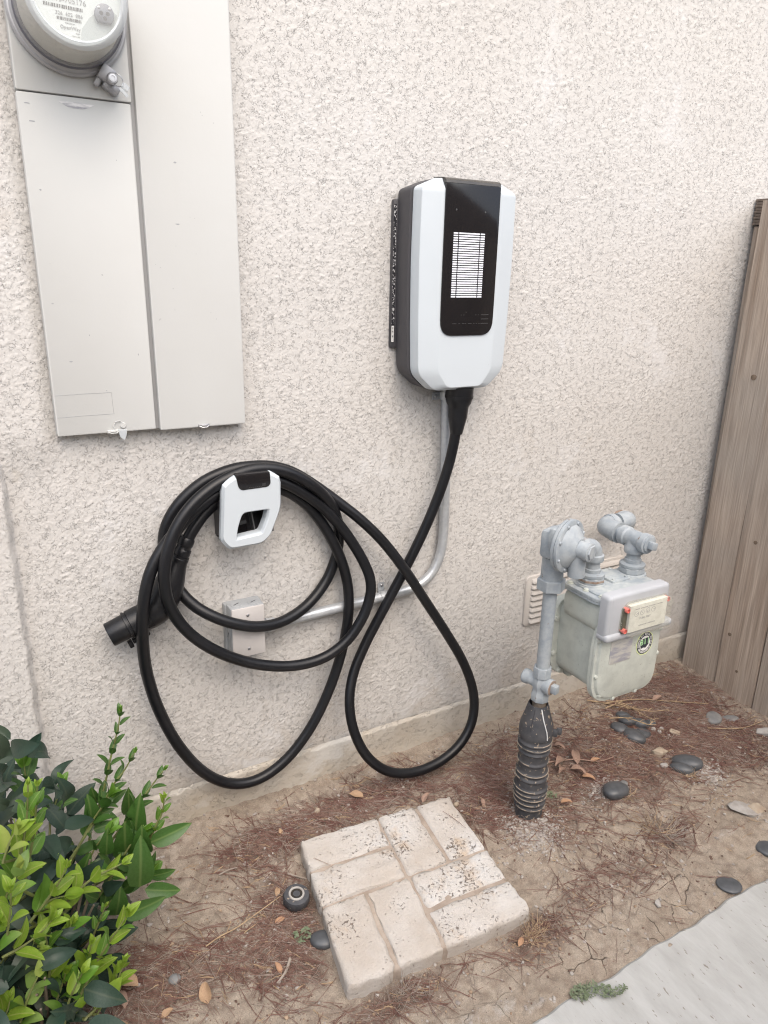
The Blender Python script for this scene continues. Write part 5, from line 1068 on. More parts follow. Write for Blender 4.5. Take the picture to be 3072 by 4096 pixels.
# ------------------------------------------------------------------ the shrub
SHOOTS=[[[[0.087,-0.22,0.246],[0.119,-0.22,0.33],[0.144,-0.22,0.416],[0.161,-0.22,0.469],[0.169,-0.22,0.506]],0.042,0.024,1],[[[0.1,-0.24,0.288],[0.136,-0.24,0.35],[0.163,-0.24,0.381],[0.185,-0.24,0.415]],0.05,0.022,1],[[[0.122,-0.26,0.236],[0.159,-0.26,0.279],[0.194,-0.26,0.32],[0.224,-0.26,0.354],[0.236,-0.26,0.367]],0.046,0.026,1],[[[0.18,-0.3,0.22],[0.202,-0.3,0.265],[0.219,-0.3,0.297],[0.226,-0.3,0.329]],0.034,0.022,2],[[[-0.058,-0.45,0.37],[-0.035,-0.45,0.444],[-0.022,-0.45,0.498],[-0.013,-0.45,0.558]],0.058,0.026,2],[[[-0.04,-0.43,0.358],[-0.02,-0.43,0.43],[-0.007,-0.43,0.492],[0.0,-0.43,0.536]],0.045,0.022,2],[[[-0.042,-0.45,0.283],[-0.014,-0.45,0.313],[0.011,-0.45,0.345],[0.024,-0.45,0.369]],0.064,0.034,2],[[[-0.004,-0.42,0.248],[0.03,-0.42,0.278],[0.064,-0.42,0.3],[0.096,-0.42,0.307],[0.118,-0.42,0.311]],0.052,0.034,3],[[[-0.076,-0.5,0.322],[-0.065,-0.5,0.371],[-0.06,-0.5,0.407]],0.05,0.03,3],[[[-0.088,-0.5,0.279],[-0.057,-0.5,0.286],[-0.028,-0.5,0.3],[-0.009,-0.5,0.317]],0.052,0.032,3],[[[-0.032,-0.46,0.139],[-0.022,-0.46,0.191],[-0.023,-0.46,0.245],[-0.023,-0.46,0.265]],0.056,0.034,2],[[[0.002,-0.486,0.088],[0.041,-0.46,0.126],[0.072,-0.46,0.176],[0.099,-0.46,0.209],[0.113,-0.46,0.231]],0.06,0.034,2],[[[0.019,-0.515,0.089],[0.053,-0.494,0.088],[0.079,-0.469,0.088],[0.097,-0.46,0.117]],0.046,0.032,3],[[[0.054,-0.4,0.147],[0.07,-0.4,0.181],[0.083,-0.4,0.208]],0.026,0.018,2],[[[-0.117,-0.5,0.139],[-0.098,-0.5,0.159],[-0.09,-0.5,0.182]],0.056,0.036,3],[[[-0.021,-0.2,0.339],[-0.018,-0.2,0.397],[-0.017,-0.2,0.425]],0.06,0.06,1],[[[0.014,-0.22,0.303],[0.033,-0.22,0.348],[0.042,-0.22,0.374]],0.05,0.04,1],[[[0.072,-0.3,0.096],[0.111,-0.3,0.125],[0.146,-0.3,0.144],[0.175,-0.3,0.155]],0.07,0.06,1],[[[0.097,-0.3,0.164],[0.131,-0.3,0.214],[0.159,-0.3,0.253],[0.175,-0.3,0.262]],0.07,0.055,1],[[[0.045,-0.3,0.169],[0.064,-0.3,0.218],[0.083,-0.3,0.262],[0.109,-0.3,0.289]],0.065,0.055,1],[[[0.04,-0.25,0.205],[0.073,-0.25,0.264],[0.1,-0.25,0.303],[0.127,-0.25,0.334]],0.06,0.045,1],[[[-0.086,-0.5,0.112],[-0.064,-0.5,0.17],[-0.043,-0.5,0.21]],0.052,0.036,2],[[[-0.11,-0.5,0.248],[-0.093,-0.5,0.305],[-0.084,-0.5,0.346]],0.06,0.036,2],[[[-0.031,-0.44,0.288],[-0.007,-0.44,0.304],[0.018,-0.44,0.302]],0.058,0.034,2],[[[-0.073,-0.47,0.219],[-0.054,-0.47,0.233],[-0.039,-0.47,0.239]],0.05,0.03,3],[[[-0.015,-0.45,0.195],[0.005,-0.45,0.22],[0.02,-0.45,0.244]],0.055,0.034,2],[[[0.039,-0.516,0.089],[0.066,-0.48,0.088],[0.084,-0.46,0.101]],0.05,0.032,3],[[[-0.079,-0.48,0.359],[-0.064,-0.48,0.39],[-0.046,-0.48,0.423]],0.064,0.036,2],[[[-0.066,-0.47,0.439],[-0.052,-0.47,0.474],[-0.039,-0.47,0.493]],0.06,0.034,2],[[[0.025,-0.45,0.117],[0.039,-0.45,0.154],[0.048,-0.45,0.182]],0.045,0.03,3],[[[-0.029,-0.469,0.088],[-0.012,-0.46,0.12],[-0.001,-0.46,0.15]],0.05,0.032,2],[[[-0.016,-0.512,0.089],[-0.004,-0.5,0.123],[0.012,-0.5,0.157],[0.025,-0.5,0.178]],0.054,0.036,2]]
DARK=[[0.06,-0.386,0.043],[-0.076,-0.274,0.313],[-0.119,-0.41,0.034],[-0.033,-0.524,0.132],[-0.011,-0.204,0.144],[0.049,-0.151,0.245],[0.024,-0.496,0.138],[0.019,-0.327,0.278],[-0.081,-0.302,0.116],[-0.034,-0.172,0.258],[0.033,-0.376,0.445],[-0.098,-0.418,0.141],[-0.041,-0.413,0.035],[0.058,-0.311,0.07],[-0.058,-0.352,0.195],[-0.033,-0.389,0.106],[0.005,-0.508,0.113],[0.034,-0.438,0.084],[-0.024,-0.458,0.061],[-0.094,-0.216,0.247],[-0.068,-0.313,0.243],[-0.07,-0.291,0.449],[-0.01,-0.252,0.053],[0.017,-0.369,0.103],[-0.058,-0.324,0.497],[-0.066,-0.224,0.383],[-0.01,-0.272,0.294],[-0.03,-0.339,0.12],[-0.071,-0.42,0.109],[0.037,-0.251,0.294],[-0.092,-0.256,0.201],[-0.1,-0.252,0.182],[0.07,-0.234,0.108],[0.012,-0.359,0.143],[-0.028,-0.312,0.282],[-0.079,-0.156,0.318],[-0.061,-0.204,0.384],[0.029,-0.309,0.247],[-0.039,-0.356,0.403],[0.007,-0.38,0.496],[-0.046,-0.224,0.233],[0.006,-0.514,0.133],[-0.031,-0.367,0.093],[0.048,-0.405,0.058],[-0.004,-0.364,0.37],[-0.013,-0.239,0.479],[-0.07,-0.141,0.368],[-0.046,-0.442,0.062],[-0.113,-0.374,0.039],[0.031,-0.148,0.266],[-0.081,-0.332,0.269],[0.054,-0.331,0.061],[0.006,-0.203,0.216],[-0.018,-0.363,0.322],[0.02,-0.284,0.116],[-0.028,-0.149,0.241],[0.086,-0.257,0.161],[-0.068,-0.315,0.254],[-0.052,-0.333,0.495],[-0.067,-0.378,0.094],[-0.118,-0.34,0.002],[-0.045,-0.327,0.204],[-0.023,-0.231,0.114],[0.028,-0.462,0.008],[0.073,-0.341,0.097],[-0.025,-0.246,0.324],[-0.071,-0.374,0.037],[0.018,-0.561,0.128],[-0.032,-0.228,0.107],[0.06,-0.244,0.125],[-0.064,-0.123,0.312],[-0.008,-0.299,0.51],[-0.069,-0.313,0.404],[-0.072,-0.244,0.31],[0.048,-0.359,0.071],[-0.076,-0.363,0.018],[-0.064,-0.303,0.136],[-0.067,-0.27,0.436],[0.079,-0.245,0.089],[0.047,-0.191,0.034],[-0.057,-0.295,0.343],[-0.083,-0.2,0.008],[-0.029,-0.27,0.216],[0.04,-0.38,0.024],[-0.1,-0.33,0.174],[0.025,-0.191,0.049],[-0.072,-0.261,0.412],[-0.056,-0.282,0.053],[-0.055,-0.121,0.061],[0.07,-0.405,0.082],[-0.007,-0.495,0.072],[-0.027,-0.378,0.038],[0.085,-0.369,0.216],[-0.024,-0.399,0.004],[-0.097,-0.194,0.029],[0.002,-0.351,0.072],[0.005,-0.275,0.442],[-0.04,-0.203,0.213],[-0.063,-0.27,0.064],[0.032,-0.163,0.333],[-0.064,-0.39,0.029],[-0.015,-0.22,0.143],[0.006,-0.308,0.261],[-0.019,-0.287,0.226],[-0.001,-0.376,0.162],[0.01,-0.38,0.333],[0.015,-0.293,0.238],[-0.031,-0.305,0.111],[-0.085,-0.253,0.33],[0.006,-0.323,0.012],[0.062,-0.145,0.244],[-0.02,-0.364,0.292],[0.091,-0.275,0.118],[-0.059,-0.159,0.319],[-0.099,-0.374,0.038],[-0.032,-0.227,0.511],[-0.089,-0.368,0.09],[-0.041,-0.192,0.176],[0.008,-0.284,0.005],[-0.006,-0.467,0.071],[0.049,-0.353,0.251],[-0.045,-0.292,0.519],[-0.017,-0.535,0.154],[-0.043,-0.419,0.117],[-0.089,-0.425,0.11],[-0.067,-0.346,0.421],[-0.033,-0.323,0.208],[0.103,-0.311,0.106],[-0.05,-0.339,0.447],[0.05,-0.352,0.045],[-0.043,-0.392,0.081],[-0.039,-0.223,0.131],[0.018,-0.349,0.069],[-0.046,-0.369,0.457],[-0.104,-0.401,0.088],[-0.028,-0.201,0.081],[-0.031,-0.371,0.582],[0.077,-0.345,0.072],[-0.08,-0.392,0.039],[0.075,-0.256,0.085],[-0.047,-0.125,0.382],[0.036,-0.319,0.175],[-0.081,-0.228,0.305],[0.02,-0.132,0.215],[0.011,-0.369,0.29],[-0.117,-0.336,0.1],[0.002,-0.155,0.093],[-0.084,-0.372,0.208],[-0.011,-0.191,0.184],[-0.0,-0.373,0.387],[-0.062,-0.273,0.42],[0.086,-0.196,0.116],[0.044,-0.377,0.077],[0.07,-0.342,0.135],[-0.039,-0.322,0.205],[-0.033,-0.307,0.12],[0.024,-0.376,0.117],[0.055,-0.414,0.093],[-0.021,-0.122,0.174],[-0.015,-0.318,0.021],[0.002,-0.248,0.139],[-0.009,-0.125,0.422],[-0.063,-0.268,0.148],[-0.059,-0.143,0.13],[-0.078,-0.332,0.182],[-0.074,-0.333,0.356],[-0.017,-0.237,0.357],[-0.108,-0.276,0.064],[0.034,-0.324,0.35],[0.033,-0.259,0.405],[0.033,-0.143,0.141],[-0.093,-0.141,0.038],[0.006,-0.374,0.369],[0.008,-0.164,0.109],[-0.073,-0.473,0.106],[-0.076,-0.38,0.236],[0.002,-0.175,0.137],[0.057,-0.19,0.135],[-0.07,-0.156,0.082],[-0.073,-0.338,0.085],[0.012,-0.358,0.04],[-0.05,-0.488,0.083],[-0.055,-0.412,0.07],[0.014,-0.389,0.102],[-0.042,-0.185,0.258]]
BIGL=[[[0.185,-0.33,0.258],[0.261,-0.342,0.279],-0.33,[-0.29,-0.75,0.35]],[[0.181,-0.31,0.157],[0.235,-0.322,0.162],-0.31,[0.15,-0.75,0.25]],[[0.153,-0.36,0.186],[0.163,-0.372,0.306],-0.36,[-0.02,-0.75,0.56]],[[0.174,-0.33,0.236],[0.172,-0.342,0.314],-0.33,[-0.35,-0.75,0.23]],[[0.164,-0.34,0.156],[0.23,-0.352,0.135],-0.34,[-0.28,-0.75,0.53]],[[0.113,-0.36,0.132],[0.201,-0.372,0.145],-0.36,[-0.05,-0.75,0.28]],[[0.142,-0.28,0.193],[0.146,-0.292,0.296],-0.28,[-0.15,-0.75,0.53]],[[0.104,-0.3,0.238],[0.11,-0.312,0.306],-0.3,[-0.16,-0.75,0.52]],[[0.086,-0.24,0.266],[0.089,-0.252,0.35],-0.24,[0.27,-0.75,0.54]],[[0.122,-0.22,0.297],[0.165,-0.232,0.326],-0.22,[-0.19,-0.75,0.29]],[[0.101,-0.23,0.285],[0.139,-0.242,0.297],-0.23,[-0.22,-0.75,0.46]],[[0.089,-0.25,0.267],[0.135,-0.262,0.279],-0.25,[0.21,-0.75,0.59]],[[0.052,-0.3,0.2],[0.078,-0.312,0.273],-0.3,[-0.25,-0.75,0.66]],[[0.167,-0.2,0.234],[0.169,-0.212,0.306],-0.2,[-0.12,-0.75,0.55]],[[0.166,-0.26,0.213],[0.181,-0.272,0.335],-0.26,[-0.41,-0.75,0.25]],[[0.109,-0.2,0.289],[0.099,-0.212,0.343],-0.2,[-0.34,-0.75,0.64]],[[0.104,-0.34,0.118],[0.118,-0.352,0.2],-0.34,[0.04,-0.75,0.62]],[[0.073,-0.36,0.194],[0.05,-0.372,0.231],-0.36,[0.02,-0.75,0.4]],[[0.153,-0.3,0.185],[0.118,-0.312,0.223],-0.3,[-0.09,-0.75,0.5]],[[0.106,-0.22,0.25],[0.077,-0.232,0.279],-0.22,[0.19,-0.75,0.42]]]
sb = thing('shrub', 'leafy green shrub with dark glossy old leaves and lime new shoots at the wall', 'shrub', (-.05, -.38, -.03))
LM = {0: [leaf_mesh('leaf', 'leaf_dark', .46, .10, .10), leaf_mesh('leaf', 'leaf_dark', .50, .16, .16, droop=.25), leaf_mesh('leaf', 'leaf_dark', .44, .05, .2, wav=.02), leaf_mesh('leaf', 'leaf_dark', .40, .2, .25, droop=.45)],
      1: [leaf_mesh('leaf', 'leaf_mid', .46, .10, .10), leaf_mesh('leaf', 'leaf_mid', .42, .05, .14, droop=.12)],
      2: [leaf_mesh('leaf', 'leaf_new', .52, .10, .10), leaf_mesh('leaf', 'leaf_new', .58, .08, .14)],
      3: [leaf_mesh('leaf', 'leaf_lime', .50, .10, .12), leaf_mesh('leaf', 'leaf_lime', .54, .06, .16)]}
nleaf = 0; OVER = {}
LCAM = Vector((.25, -.75, .45))
def put(kind, pos, d, nrm, ln):
    global nleaf
    if nleaf >= 299:
        ln *= rnd.uniform(.9, 1.1); qt = frame(d, nrm); me = rnd.choice(LM[kind]); OVER.setdefault(kind, G()).add([Vector(pos) + qt @ (v.co * ln) for v in me.vertices], [tuple(p.vertices) for p in me.polygons]); return
    nleaf += 1; s_ = ln * rnd.uniform(.9, 1.1)
    inst(rnd.choice(LM[kind]), 'leaf', pos, frame(d, nrm), (s_, s_, s_), sb)
core = Vector((-.02, -.33, .02))
DARKG = G()
# old dark leaves
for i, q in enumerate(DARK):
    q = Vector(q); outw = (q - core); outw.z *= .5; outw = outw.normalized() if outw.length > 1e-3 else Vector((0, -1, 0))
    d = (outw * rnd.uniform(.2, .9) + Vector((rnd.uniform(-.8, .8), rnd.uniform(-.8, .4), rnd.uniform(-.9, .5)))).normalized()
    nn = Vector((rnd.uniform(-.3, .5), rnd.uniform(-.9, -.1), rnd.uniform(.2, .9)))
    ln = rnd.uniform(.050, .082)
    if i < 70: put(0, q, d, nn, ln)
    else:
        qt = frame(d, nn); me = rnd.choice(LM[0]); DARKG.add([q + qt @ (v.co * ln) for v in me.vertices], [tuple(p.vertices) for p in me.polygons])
# big glossy leaves low on the right side (base, tip, y)
for (b0, t0, yy_, nn) in BIGL:
    if True:
        b0 = Vector(b0); t0 = Vector(t0); put(1, b0, t0 - b0, Vector(nn), (t0 - b0).length)
for pts, l0, l1, kd in SHOOTS:
    P = spline(pts, 5, 0); L_ = [0]
    for i in range(1, len(P)): L_.append(L_[-1] + (P[i] - P[i - 1]).length)
    tot = L_[-1]
    g = G(); r0 = .0030 if tot > .1 else .0024
    # carry the stem down into the bush
    base = P[0] + (Vector((core.x + rnd.uniform(-.06, .06), core.y + rnd.uniform(-.08, .08), max(.0, P[0].z - .12))) - P[0]) * .7
    full = [base, (base + P[0]) / 2 + Vector((0, 0, -.006))] + P
    g.tube(full, [r0 * 1.1, r0] + [r0 * (1 - .65 * i / len(P)) for i in range(len(P))], 6); g.build('stem', 'stem' if kd > 1 else 'stem', sb)
    def at(s_):
        for i in range(1, len(P)):
            if L_[i] >= s_: t = (s_ - L_[i - 1]) / max(1e-6, L_[i] - L_[i - 1]); return P[i - 1].lerp(P[i], t), (P[i] - P[i - 1]).normalized()
        return P[-1], (P[-1] - P[-2]).normalized()
    s_ = .012 + rnd.uniform(0, .01); k_ = 0
    ph = rnd.uniform(0, 3.14)
    while s_ < tot - .004:
        p, d = at(s_); f = s_ / tot; ln = l0 + (l1 - l0) * f
        side = d.orthogonal().normalized(); side.rotate(Quaternion(d, ph + k_ * 1.57 + rnd.uniform(-.3, .3)))
        for sg in (1, -1):
            if rnd.random() < .06: continue
            spread = rnd.uniform(.75, 1.25) * (1.15 - .45 * f)
            dd_ = (d * 1.0 + side * sg * spread + Vector((0, -.15, -.05)) * rnd.random()).normalized()
            nn = (d * .8 - side * sg * .5 + Vector((.2, -.5, .8)) * .7)
            put(min(3, kd + 1) if kd > 1 and rnd.random() < .45 else kd, p + dd_ * .003, dd_, nn, ln)
        s_ += (ln * .56 + .006); k_ += 1
    p, d = P[-1], (P[-1] - P[-2]).normalized(); tk = min(3, kd + 1)
    for a in range(3):
        side = d.orthogonal().normalized(); side.rotate(Quaternion(d, a * 2.1 + ph)); put(tk, p, (d + side * rnd.uniform(.25, .7)), side * -.6 + Vector((0, -.4, .7)), l1 * rnd.uniform(.5, .8))
for kd, g in OVER.items(): g.build('outer_leaves', ['leaf_dark', 'leaf_mid', 'leaf_new', 'leaf_lime'][kd], sb, recalc=False)['kind'] = 'stuff'
# hidden remainder of the bush: one mass of leaves further in and out of frame
g = DARKG; src = [m_ for m_ in LM[0]]
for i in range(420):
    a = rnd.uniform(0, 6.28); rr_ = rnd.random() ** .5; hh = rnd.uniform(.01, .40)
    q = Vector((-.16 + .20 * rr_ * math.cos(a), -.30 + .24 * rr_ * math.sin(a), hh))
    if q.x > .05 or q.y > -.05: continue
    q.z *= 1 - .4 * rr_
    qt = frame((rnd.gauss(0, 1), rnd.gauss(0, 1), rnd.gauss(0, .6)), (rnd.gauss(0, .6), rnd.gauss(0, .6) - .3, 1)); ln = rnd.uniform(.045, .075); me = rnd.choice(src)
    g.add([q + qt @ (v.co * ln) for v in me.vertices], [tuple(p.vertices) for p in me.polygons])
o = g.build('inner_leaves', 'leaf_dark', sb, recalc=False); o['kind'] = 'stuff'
for i in range(16):
    a = rnd.uniform(0, 6.28); q0 = Vector((-.06 + .05 * math.cos(a), -.34 + .06 * math.sin(a), -.05)); q1 = Vector((-.06 + .13 * math.cos(a), -.34 + .17 * math.sin(a), rnd.uniform(.10, .32)))
    g = G(); g.tube(spline([q0, q0.lerp(q1, .5) + Vector((rnd.uniform(-.02, .02), rnd.uniform(-.02, .02), .02)), q1], 4), [.005 - .003 * i_ / 8 for i_ in range(9)], 7); g.build('branch', 'stem_dark', sb)

# ------------------------------------------------------------------ dry leaves, twigs, weeds
DL = [leaf_mesh('dry_leaf', 'dry', .52, .14, .25, wav=.05), leaf_mesh('dry_leaf', 'dry2', .44, .22, .35, wav=.06), leaf_mesh('dry_leaf', 'dry3', .46, .16, .3, wav=.03), leaf_mesh('dry_leaf', 'dry', .62, .25, .45, wav=.09)]
def dleaf(x, y, ln, ang, k_, label, lift=.004, tilt=None):
    d = Vector((math.cos(R_(ang)), math.sin(R_(ang)), (tilt or rnd.uniform(-.1, .15)))); z_ = gz(x, y) + lift
    o = inst(DL[k_], 'dry_leaf', Vector((x, y, z_)) - d * ln * .5, frame(d, (rnd.uniform(-.3, .3), rnd.uniform(-.4, .1), 1)), (ln,) * 3)
    return tag(o, label, 'dry leaf', 'dry leaves fallen on the dirt')
dleaf(.762, -.124, .042, 140, 0, 'oval tan dry leaf near the wall behind the stepping stone', .006)
dleaf(.932, -.214, .034, 20, 1, 'brown dry leaf poking out behind the far edge of the stepping stone', .012, .3)
dleaf(1.062, -.292, .030, 70, 1, 'brown dry leaf upright right of the stepping stone', .008, .5)
dleaf(.893, -.674, .026, 30, 2, 'small reddish dry leaf at the near right edge of the stepping stone', .008)
dleaf(.392, -.489, .026, 100, 2, 'tan orange dry leaf beside the grey twig', .006, .4)
dleaf(.458, -.312, .026, 60, 0, 'small tan dry leaf behind the sprinkler', .006)
dleaf(.437, -.384, .026, 10, 2, 'pale orange dry leaf in the needles in front of the sprinkler', .005)
dleaf(.531, -.146, .020, 80, 0, 'tiny tan dry leaf in the needles far left of the stepping stone', .006, .4)
dleaf(.106, -.392, .044, 150, 3, 'large curled tan dry leaf beside the shrub', .010)
dleaf(.088, -.421, .040, 100, 1, 'curled brown dry leaf below the large curled one by the shrub', .008)
dleaf(.243, -.478, .040, 80, 3, 'tan dry leaf standing at the bottom edge of the photo', .010, .5)
dleaf(.164, -.478, .026, 20, 0, 'small pale dry leaf at the bottom edge near the shrub', .006)
for x_, y_, ln, an, k_, lb in ((1.366, -.268, .055, 200, 1, 'leftmost curled brown leaf of the fallen leafy sprig by the sleeve'), (1.430, -.268, .055, 60, 1, 'upright brown leaf in the middle of the fallen sprig by the sleeve'), (1.482, -.300, .036, -10, 2, 'orange leaf at the tip of the fallen sprig by the sleeve'), (1.396, -.316, .050, -60, 1, 'brown leaf hanging toward the camera from the fallen sprig'), (1.410, -.346, .040, -50, 2, 'light tan narrow leaf lowest on the fallen sprig'), (1.345, -.295, .050, 215, 1, 'brown leaf nearest the sleeve on the fallen sprig'), (1.895, -.168, .042, -10, 1, 'pinkish oval dry leaf right of the gas meter near the wall'), (1.275, -.400, .034, -30, 2, 'reddish dry leaf in front of the sleeve'), (1.415, -.214, .040, -70, 1, 'thin curled brown leaf behind the fallen sprig')):
    dleaf(x_, y_, ln, an, k_, lb, .010)
def twig(pts, r, mat, label, lift=.006, name='twig', side=0, rr=None):
    P = [Vector((x_, y_, gz(x_, y_) + lift + (0.004 * (i % 2)))) for i, (x_, y_) in enumerate(pts)]
    P = spline(P, 5); g = G(); g.tube(P, [r * (1 - .5 * i / len(P)) for i in range(len(P))], 6)
    for s_ in range(side):
        i = rnd.randrange(3, len(P) - 2); d = (P[i + 1] - P[i]).normalized(); q = P[i]; sd_ = Vector((-d.y, d.x, 0)) * rnd.choice((-1, 1))
        e = q + d * rnd.uniform(.01, .02) + sd_ * rnd.uniform(.006, .02) + Vector((0, 0, rnd.uniform(.0, .012))); g.tube([q, q.lerp(e, .5) + Vector((0, 0, .002)), e], [r * .6, r * .5, r * .3], 5); g.blob(e, (.0022, .0022, .0018), s_, .2, sub=1)
    o = g.build(name, mat); return tag(o, label, 'twig', 'twigs and dry stems on the dirt')
twig([(.270, -.381), (.305, -.374), (.344, -.367), (.400, -.351), (.472, -.325), (.512, -.330)], .0016, 'straw', 'long pale straw reaching from the bare soil to the sprinkler', .010, side=5)
twig([(.423, -.480), (.402, -.506), (.377, -.521)], .0036, 'twig', 'thick grey twig left of the near corner of the stepping stone')
twig([(1.330, -.257), (1.415, -.280), (1.488, -.306), (1.535, -.320)], .0024, 'dry2', 'brown stem of the fallen leafy sprig by the sleeve', .012)
twig([(1.665, -.150), (1.715, -.158), (1.755, -.190), (1.800, -.224), (1.850, -.250)], .0022, 'straw', 'branching straw twig arching over the pebble cluster', .034, side=9)
twig([(1.640, -.195), (1.690, -.222), (1.738, -.262), (1.760, -.280)], .0020, 'straw', 'lower straw twig lying across the front of the pebble cluster', .030, side=7)
twig([(1.700, -.120), (1.735, -.170), (1.760, -.235), (1.770, -.270)], .0016, 'straw', 'thin straw twig pointing at the camera over the pebble cluster', .036, side=6)
twig([(.352, -.208), (.375, -.206), (.397, -.204)], .0022, 'twig', 'short pale stick on bare soil between the shrub and the sprinkler')
twig([(.500, -.276), (.517, -.292), (.535, -.306)], .0024, 'twig', 'pale stick touching the left edge of the stepping stone')
twig([(1.72, -.10), (1.83, -.14), (1.95, -.20), (2.04, -.26)], .0018, 'straw', 'long straw stem lying toward the fence corner', .010, side=4)
twig([(1.66, -.075), (1.72, -.12), (1.80, -.185)], .0024, 'straw', 'bent straw stem just right of the gas meter', .012, side=4)
twig([(1.93, -.345), (1.99, -.385), (2.05, -.40), (2.12, -.41)], .0018, 'straw', 'pale stem between the flat stones and the white rock', .010, side=2)
def tuft(x, y, n_, ln, mat, label, cat, spread=1.0, up_=.5, w_=.0011, seed=1):
    r = random.Random(seed); g = G()
    for i in range(n_):
        a = r.uniform(0, 6.28); d = Vector((math.cos(a) * spread, math.sin(a) * spread, r.uniform(.1, up_))); q = Vector((x + r.gauss(0, .012), y + r.gauss(0, .008), 0)); q.z = gz(q.x, q.y)
        l_ = ln * r.uniform(.5, 1.1); m_ = q + d * l_ * .5 + Vector((0, 0, l_ * .10)); e = q + d * l_; e.z = max(e.z * .5, gz(e.x, e.y) + .002); g.tube([q, m_, e], [w_, w_ * .8, w_ * .4], 3, caps=False)
    return tag(g.build('grass_tuft', mat), label, cat)
tuft(1.455, -.600, 90, .065, 'twig', 'flattened dead brown grass tuft between the gravel stone and the walkway', 'grass tuft', seed=3, up_=.10, w_=.0007)
tuft(1.435, -.578, 26, .085, 'straw', 'pale straw stalks lying over the dead grass tuft', 'grass tuft', seed=4, up_=.10, w_=.0008)
tuft(1.690, -.466, 40, .035, 'straw', 'small straw tuft in front of the dark stone pair', 'grass tuft', seed=5, up_=.2, w_=.0007)
tuft(1.455, -.455, 30, .034, 'straw', 'small straw tuft in front of the lone gravel stone', 'grass tuft', seed=6, up_=.2, w_=.0007)
tuft(.93, -.672, 70, .04, 'straw', 'dry frizzy tuft below the near right corner of the stepping stone', 'grass tuft', seed=7, up_=.12, w_=.0006)
tuft(.60, -.655, 60, .045, 'twig', 'dry frizzy tuft below the near left corner of the stepping stone', 'grass tuft', seed=8, up_=.12, w_=.0006)
WL = leaf_mesh('weed_leaf', 'weed', .5, .1, .1, n=4)
def weed(cx, cy, rx, ry, n_, ls, label, seed, lift=.003):
    r = random.Random(seed); t = thing('weed', label, 'weed', (cx, cy, gz(cx, cy)), 'small weeds on the ground')
    for i in range(max(6, n_ // 22)):
        a = r.uniform(0, 6.28); e = Vector((cx + rx * math.cos(a), cy + ry * math.sin(a), max(gz(cx, cy), GS * -.82 + .004) + lift)); g = G(); g.tube([Vector((cx, cy, e.z)), e], .0007, 4); g.build('runner', 'weed', t)
    g = G()
    for i in range(n_):
        a = r.uniform(0, 6.28); q = r.random() ** .6; p = Vector((cx + rx * q * math.cos(a), cy + ry * q * math.sin(a), 0)); p.z = max(gz(p.x, p.y), (GS * -.82 + .004) if p.y < float(edge_y(np.array(p.x))) else -9) + lift + r.uniform(0, .005)
        b_ = a + r.choice((-1.2, 1.2)); qt = frame((math.cos(b_), math.sin(b_), .2), (r.uniform(-.1, .1), r.uniform(-.15, .1), 1)); l_ = ls * r.uniform(.7, 1.2); g.add([p + qt @ (v.co * l_) for v in WL.vertices], [tuple(q_.vertices) for q_ in WL.polygons])
    o = g.build('leaves', 'weed', t, recalc=False); o['kind'] = 'stuff'; return t
weed(.943, -.822, .034, .020, 200, .0070, 'grey green creeping weed mat at the walkway edge', 1)
weed(.978, -.844, .018, .014, 90, .0065, 'smaller weed sprig creeping over the concrete walkway', 2, .005)
weed(1.004, -.858, .024, .006, 50, .0062, 'thin weed runner lying on the concrete beside the weed mat', 5, .005)
weed(.466, -.443, .016, .014, 26, .012, 'tiny green weed in the needles left of the stepping stone', 3, .008)
weed(1.258, -.352, .016, .012, 24, .012, 'faint grey green weed at the right foot of the black sleeve', 4, .006)

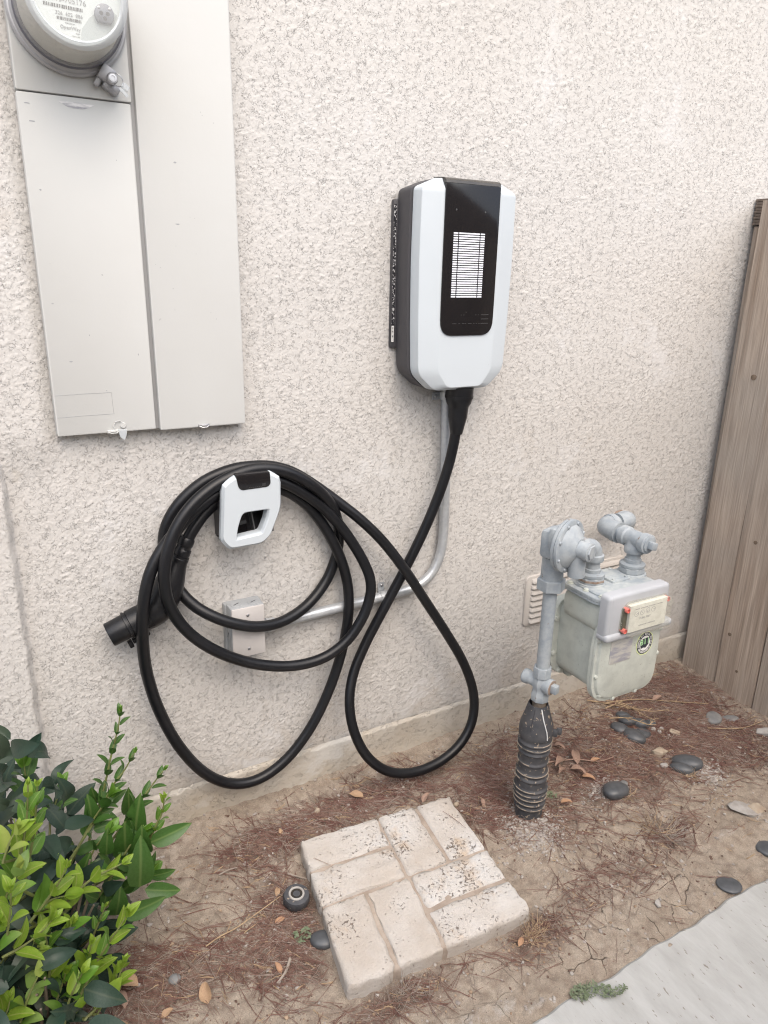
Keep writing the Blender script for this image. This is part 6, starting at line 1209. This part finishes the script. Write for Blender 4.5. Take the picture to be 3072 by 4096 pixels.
# ------------------------------------------------------------------ pine needles, gravel and litter (uncountable)
def in_paver(x, y):
    return False if not (.48 < x < 1.0 and -.66 < y < -.2) else all(((PC[(i + 1) % 4].x - PC[i].x) * (y - PC[i].y) - (PC[(i + 1) % 4].y - PC[i].y) * (x - PC[i].x)) < .002 for i in range(4))
def needles(n_, mat, name, label, seed, l0, l1, rad, uni=.025, grp=None):
    r = random.Random(seed); V = []; F = []; c_ = 0
    tot = sum(l[4] * l[2] * l[3] for l in LIT)
    while c_ < n_:
        if r.random() < uni: x = r.uniform(-.1, 2.15); y = r.uniform(-.80, -.01)
        else:
            k = r.random() * tot; j = 0
            while k > LIT[j][4] * LIT[j][2] * LIT[j][3] and j < len(LIT) - 1: k -= LIT[j][4] * LIT[j][2] * LIT[j][3]; j += 1
            x = r.gauss(LIT[j][0], LIT[j][2] * .62); y = r.gauss(LIT[j][1], LIT[j][3] * .62)
        if y > -.012 or y < -.80 or x > 2.15 or (in_paver(x, y) and r.random() > .012): continue
        # small bundles: needles hang together in twos and threes
        a = r.uniform(0, 6.28) if r.random() < .55 else r.gauss(-.55, .5)
        for q in range(r.choice((1, 2, 3))):
            a2 = a + r.gauss(0, .09); ln = r.uniform(l0, l1); bend = r.gauss(0, .08); zt = r.expovariate(1 / .0022)
            P = []
            for i in range(4):
                t = i / 3 - .5; aa = a2 + bend * t; px = x + ln * t * math.cos(aa); py = min(-.006, y + ln * t * math.sin(aa)); P.append([px, py])
            ins_ = [in_paver(*q_) for q_ in P]
            if any(ins_) and not all(ins_): c_ += 0 if r.random() < .9 else 1; continue
            zs_ = [float(v) for v in GZ(P)]
            o_ = len(V); tl = r.gauss(0, .03)
            for i, (px, py) in enumerate(P):
                zp = zs_[i] + rad + zt + tl * ln * (i / 3 - .5)
                if in_paver(px, py): zp = max(zp, ptop(px, py) + .002)
                zp = max(zp, zs_[i] + rad * .6)
                dx_ = -math.sin(a2) * rad; dy_ = math.cos(a2) * rad
                V += [(px + dx_, py + dy_, zp - rad * .5), (px - dx_, py - dy_, zp - rad * .5), (px, py, zp + rad)]
            for i in range(3):
                for j in range(3): F.append((o_ + i * 3 + j, o_ + i * 3 + (j + 1) % 3, o_ + (i + 1) * 3 + (j + 1) % 3, o_ + (i + 1) * 3 + j))
            c_ += 1
    g = G(); g.v = V; g.f = F; o = g.build(name, mat, recalc=False); return tag(o, label, 'litter', None, 'stuff')
_gsx = np.arange(-.3, 2.5, .006); _gsy = np.arange(-.95, .05, .006); _gz = ground_z(*np.meshgrid(_gsx, _gsy))
def GZ(P):
    return [_gz[min(max(int((p[1] + .95) / .006), 0), len(_gsy) - 1), min(max(int((p[0] + .3) / .006), 0), len(_gsx) - 1)] for p in P]
needles(10500, 'needle', 'pine_needles', 'reddish brown pine needles strewn over the dirt', 5, .035, .095, .00047)
needles(5000, 'needle_old', 'old_needles', 'greyed old pine needles lying among the red ones', 9, .03, .075, .00045)
needles(1300, 'straw', 'straw_litter', 'pale straw bits mixed into the needles', 6, .012, .04, .00055, .1)
def bits(n_, name, mat, label, seed, areas, s0, s1, uni):
    r = random.Random(seed); g = G()
    b = bmesh.new(); bmesh.ops.create_icosphere(b, subdivisions=1, radius=1); bv = [v.co.copy() for v in b.verts]; b.verts.index_update(); bf = [tuple(v.index for v in f.verts) for f in b.faces]; b.free()
    while n_ > 0:
        if r.random() < uni: x = r.uniform(-.1, 2.15); y = r.uniform(-.81, -.01)
        else: ar = r.choice(areas); x = r.gauss(ar[0], ar[2]); y = r.gauss(ar[1], ar[3])
        if y > -.01 or y < -.81 or in_paver(x, y) or (x - RX) ** 2 + (y - RY) ** 2 < .0016: continue
        s_ = s0 + (s1 - s0) * r.random() ** 2.6; z_ = GZ([(x, y)])[0] + s_ * .25; sx_, sy_, sz_ = s_ * r.uniform(.7, 1.3), s_ * r.uniform(.7, 1.2), s_ * r.uniform(.5, .9); an = r.uniform(0, 3.1); ca, sa_ = math.cos(an), math.sin(an)
        o_ = len(g.v)
        for v in bv:
            k = 1 + r.uniform(-.3, .3); a_, b_, c_ = v.x * sx_ * k, v.y * sy_ * k, v.z * sz_ * k; g.v.append((x + a_ * ca - b_ * sa_, y + a_ * sa_ + b_ * ca, z_ + c_))
        g.f += [tuple(i + o_ for i in f) for f in bf]; n_ -= 1
    o = g.build(name, mat, recalc=False, angle=20); return tag(o, label, 'gravel', None, 'stuff')
bits(5200, 'gravel', 'gravel', 'pale gravel scattered round the sleeve and stones', 7, [(1.135, -.435, .045, .040), (1.135, -.435, .045, .040), (1.425, -.395, .035, .025), (1.755, -.480, .025, .028)], .0008, .0055, .45)
LA = [(l[0], l[1], l[2] * .6, l[3] * .6) for l in LIT for q in range(max(1, int(l[2] * l[3] * 300)))]
bits(7000, 'bark_crumbs', 'bark', 'dark reddish bark crumbs and broken needles in the litter', 12, LA, .0010, .0042, .10)
bits(1500, 'soil_crumbs', 'grit', 'tan crumbs and seed husks in the litter', 8, [(1.62, -.33, .12, .09), (1.75, -.36, .15, .08), (.93, -.67, .05, .03), (.62, -.66, .08, .03), (.3, -.33, .15, .12)], .0010, .0042, .3)
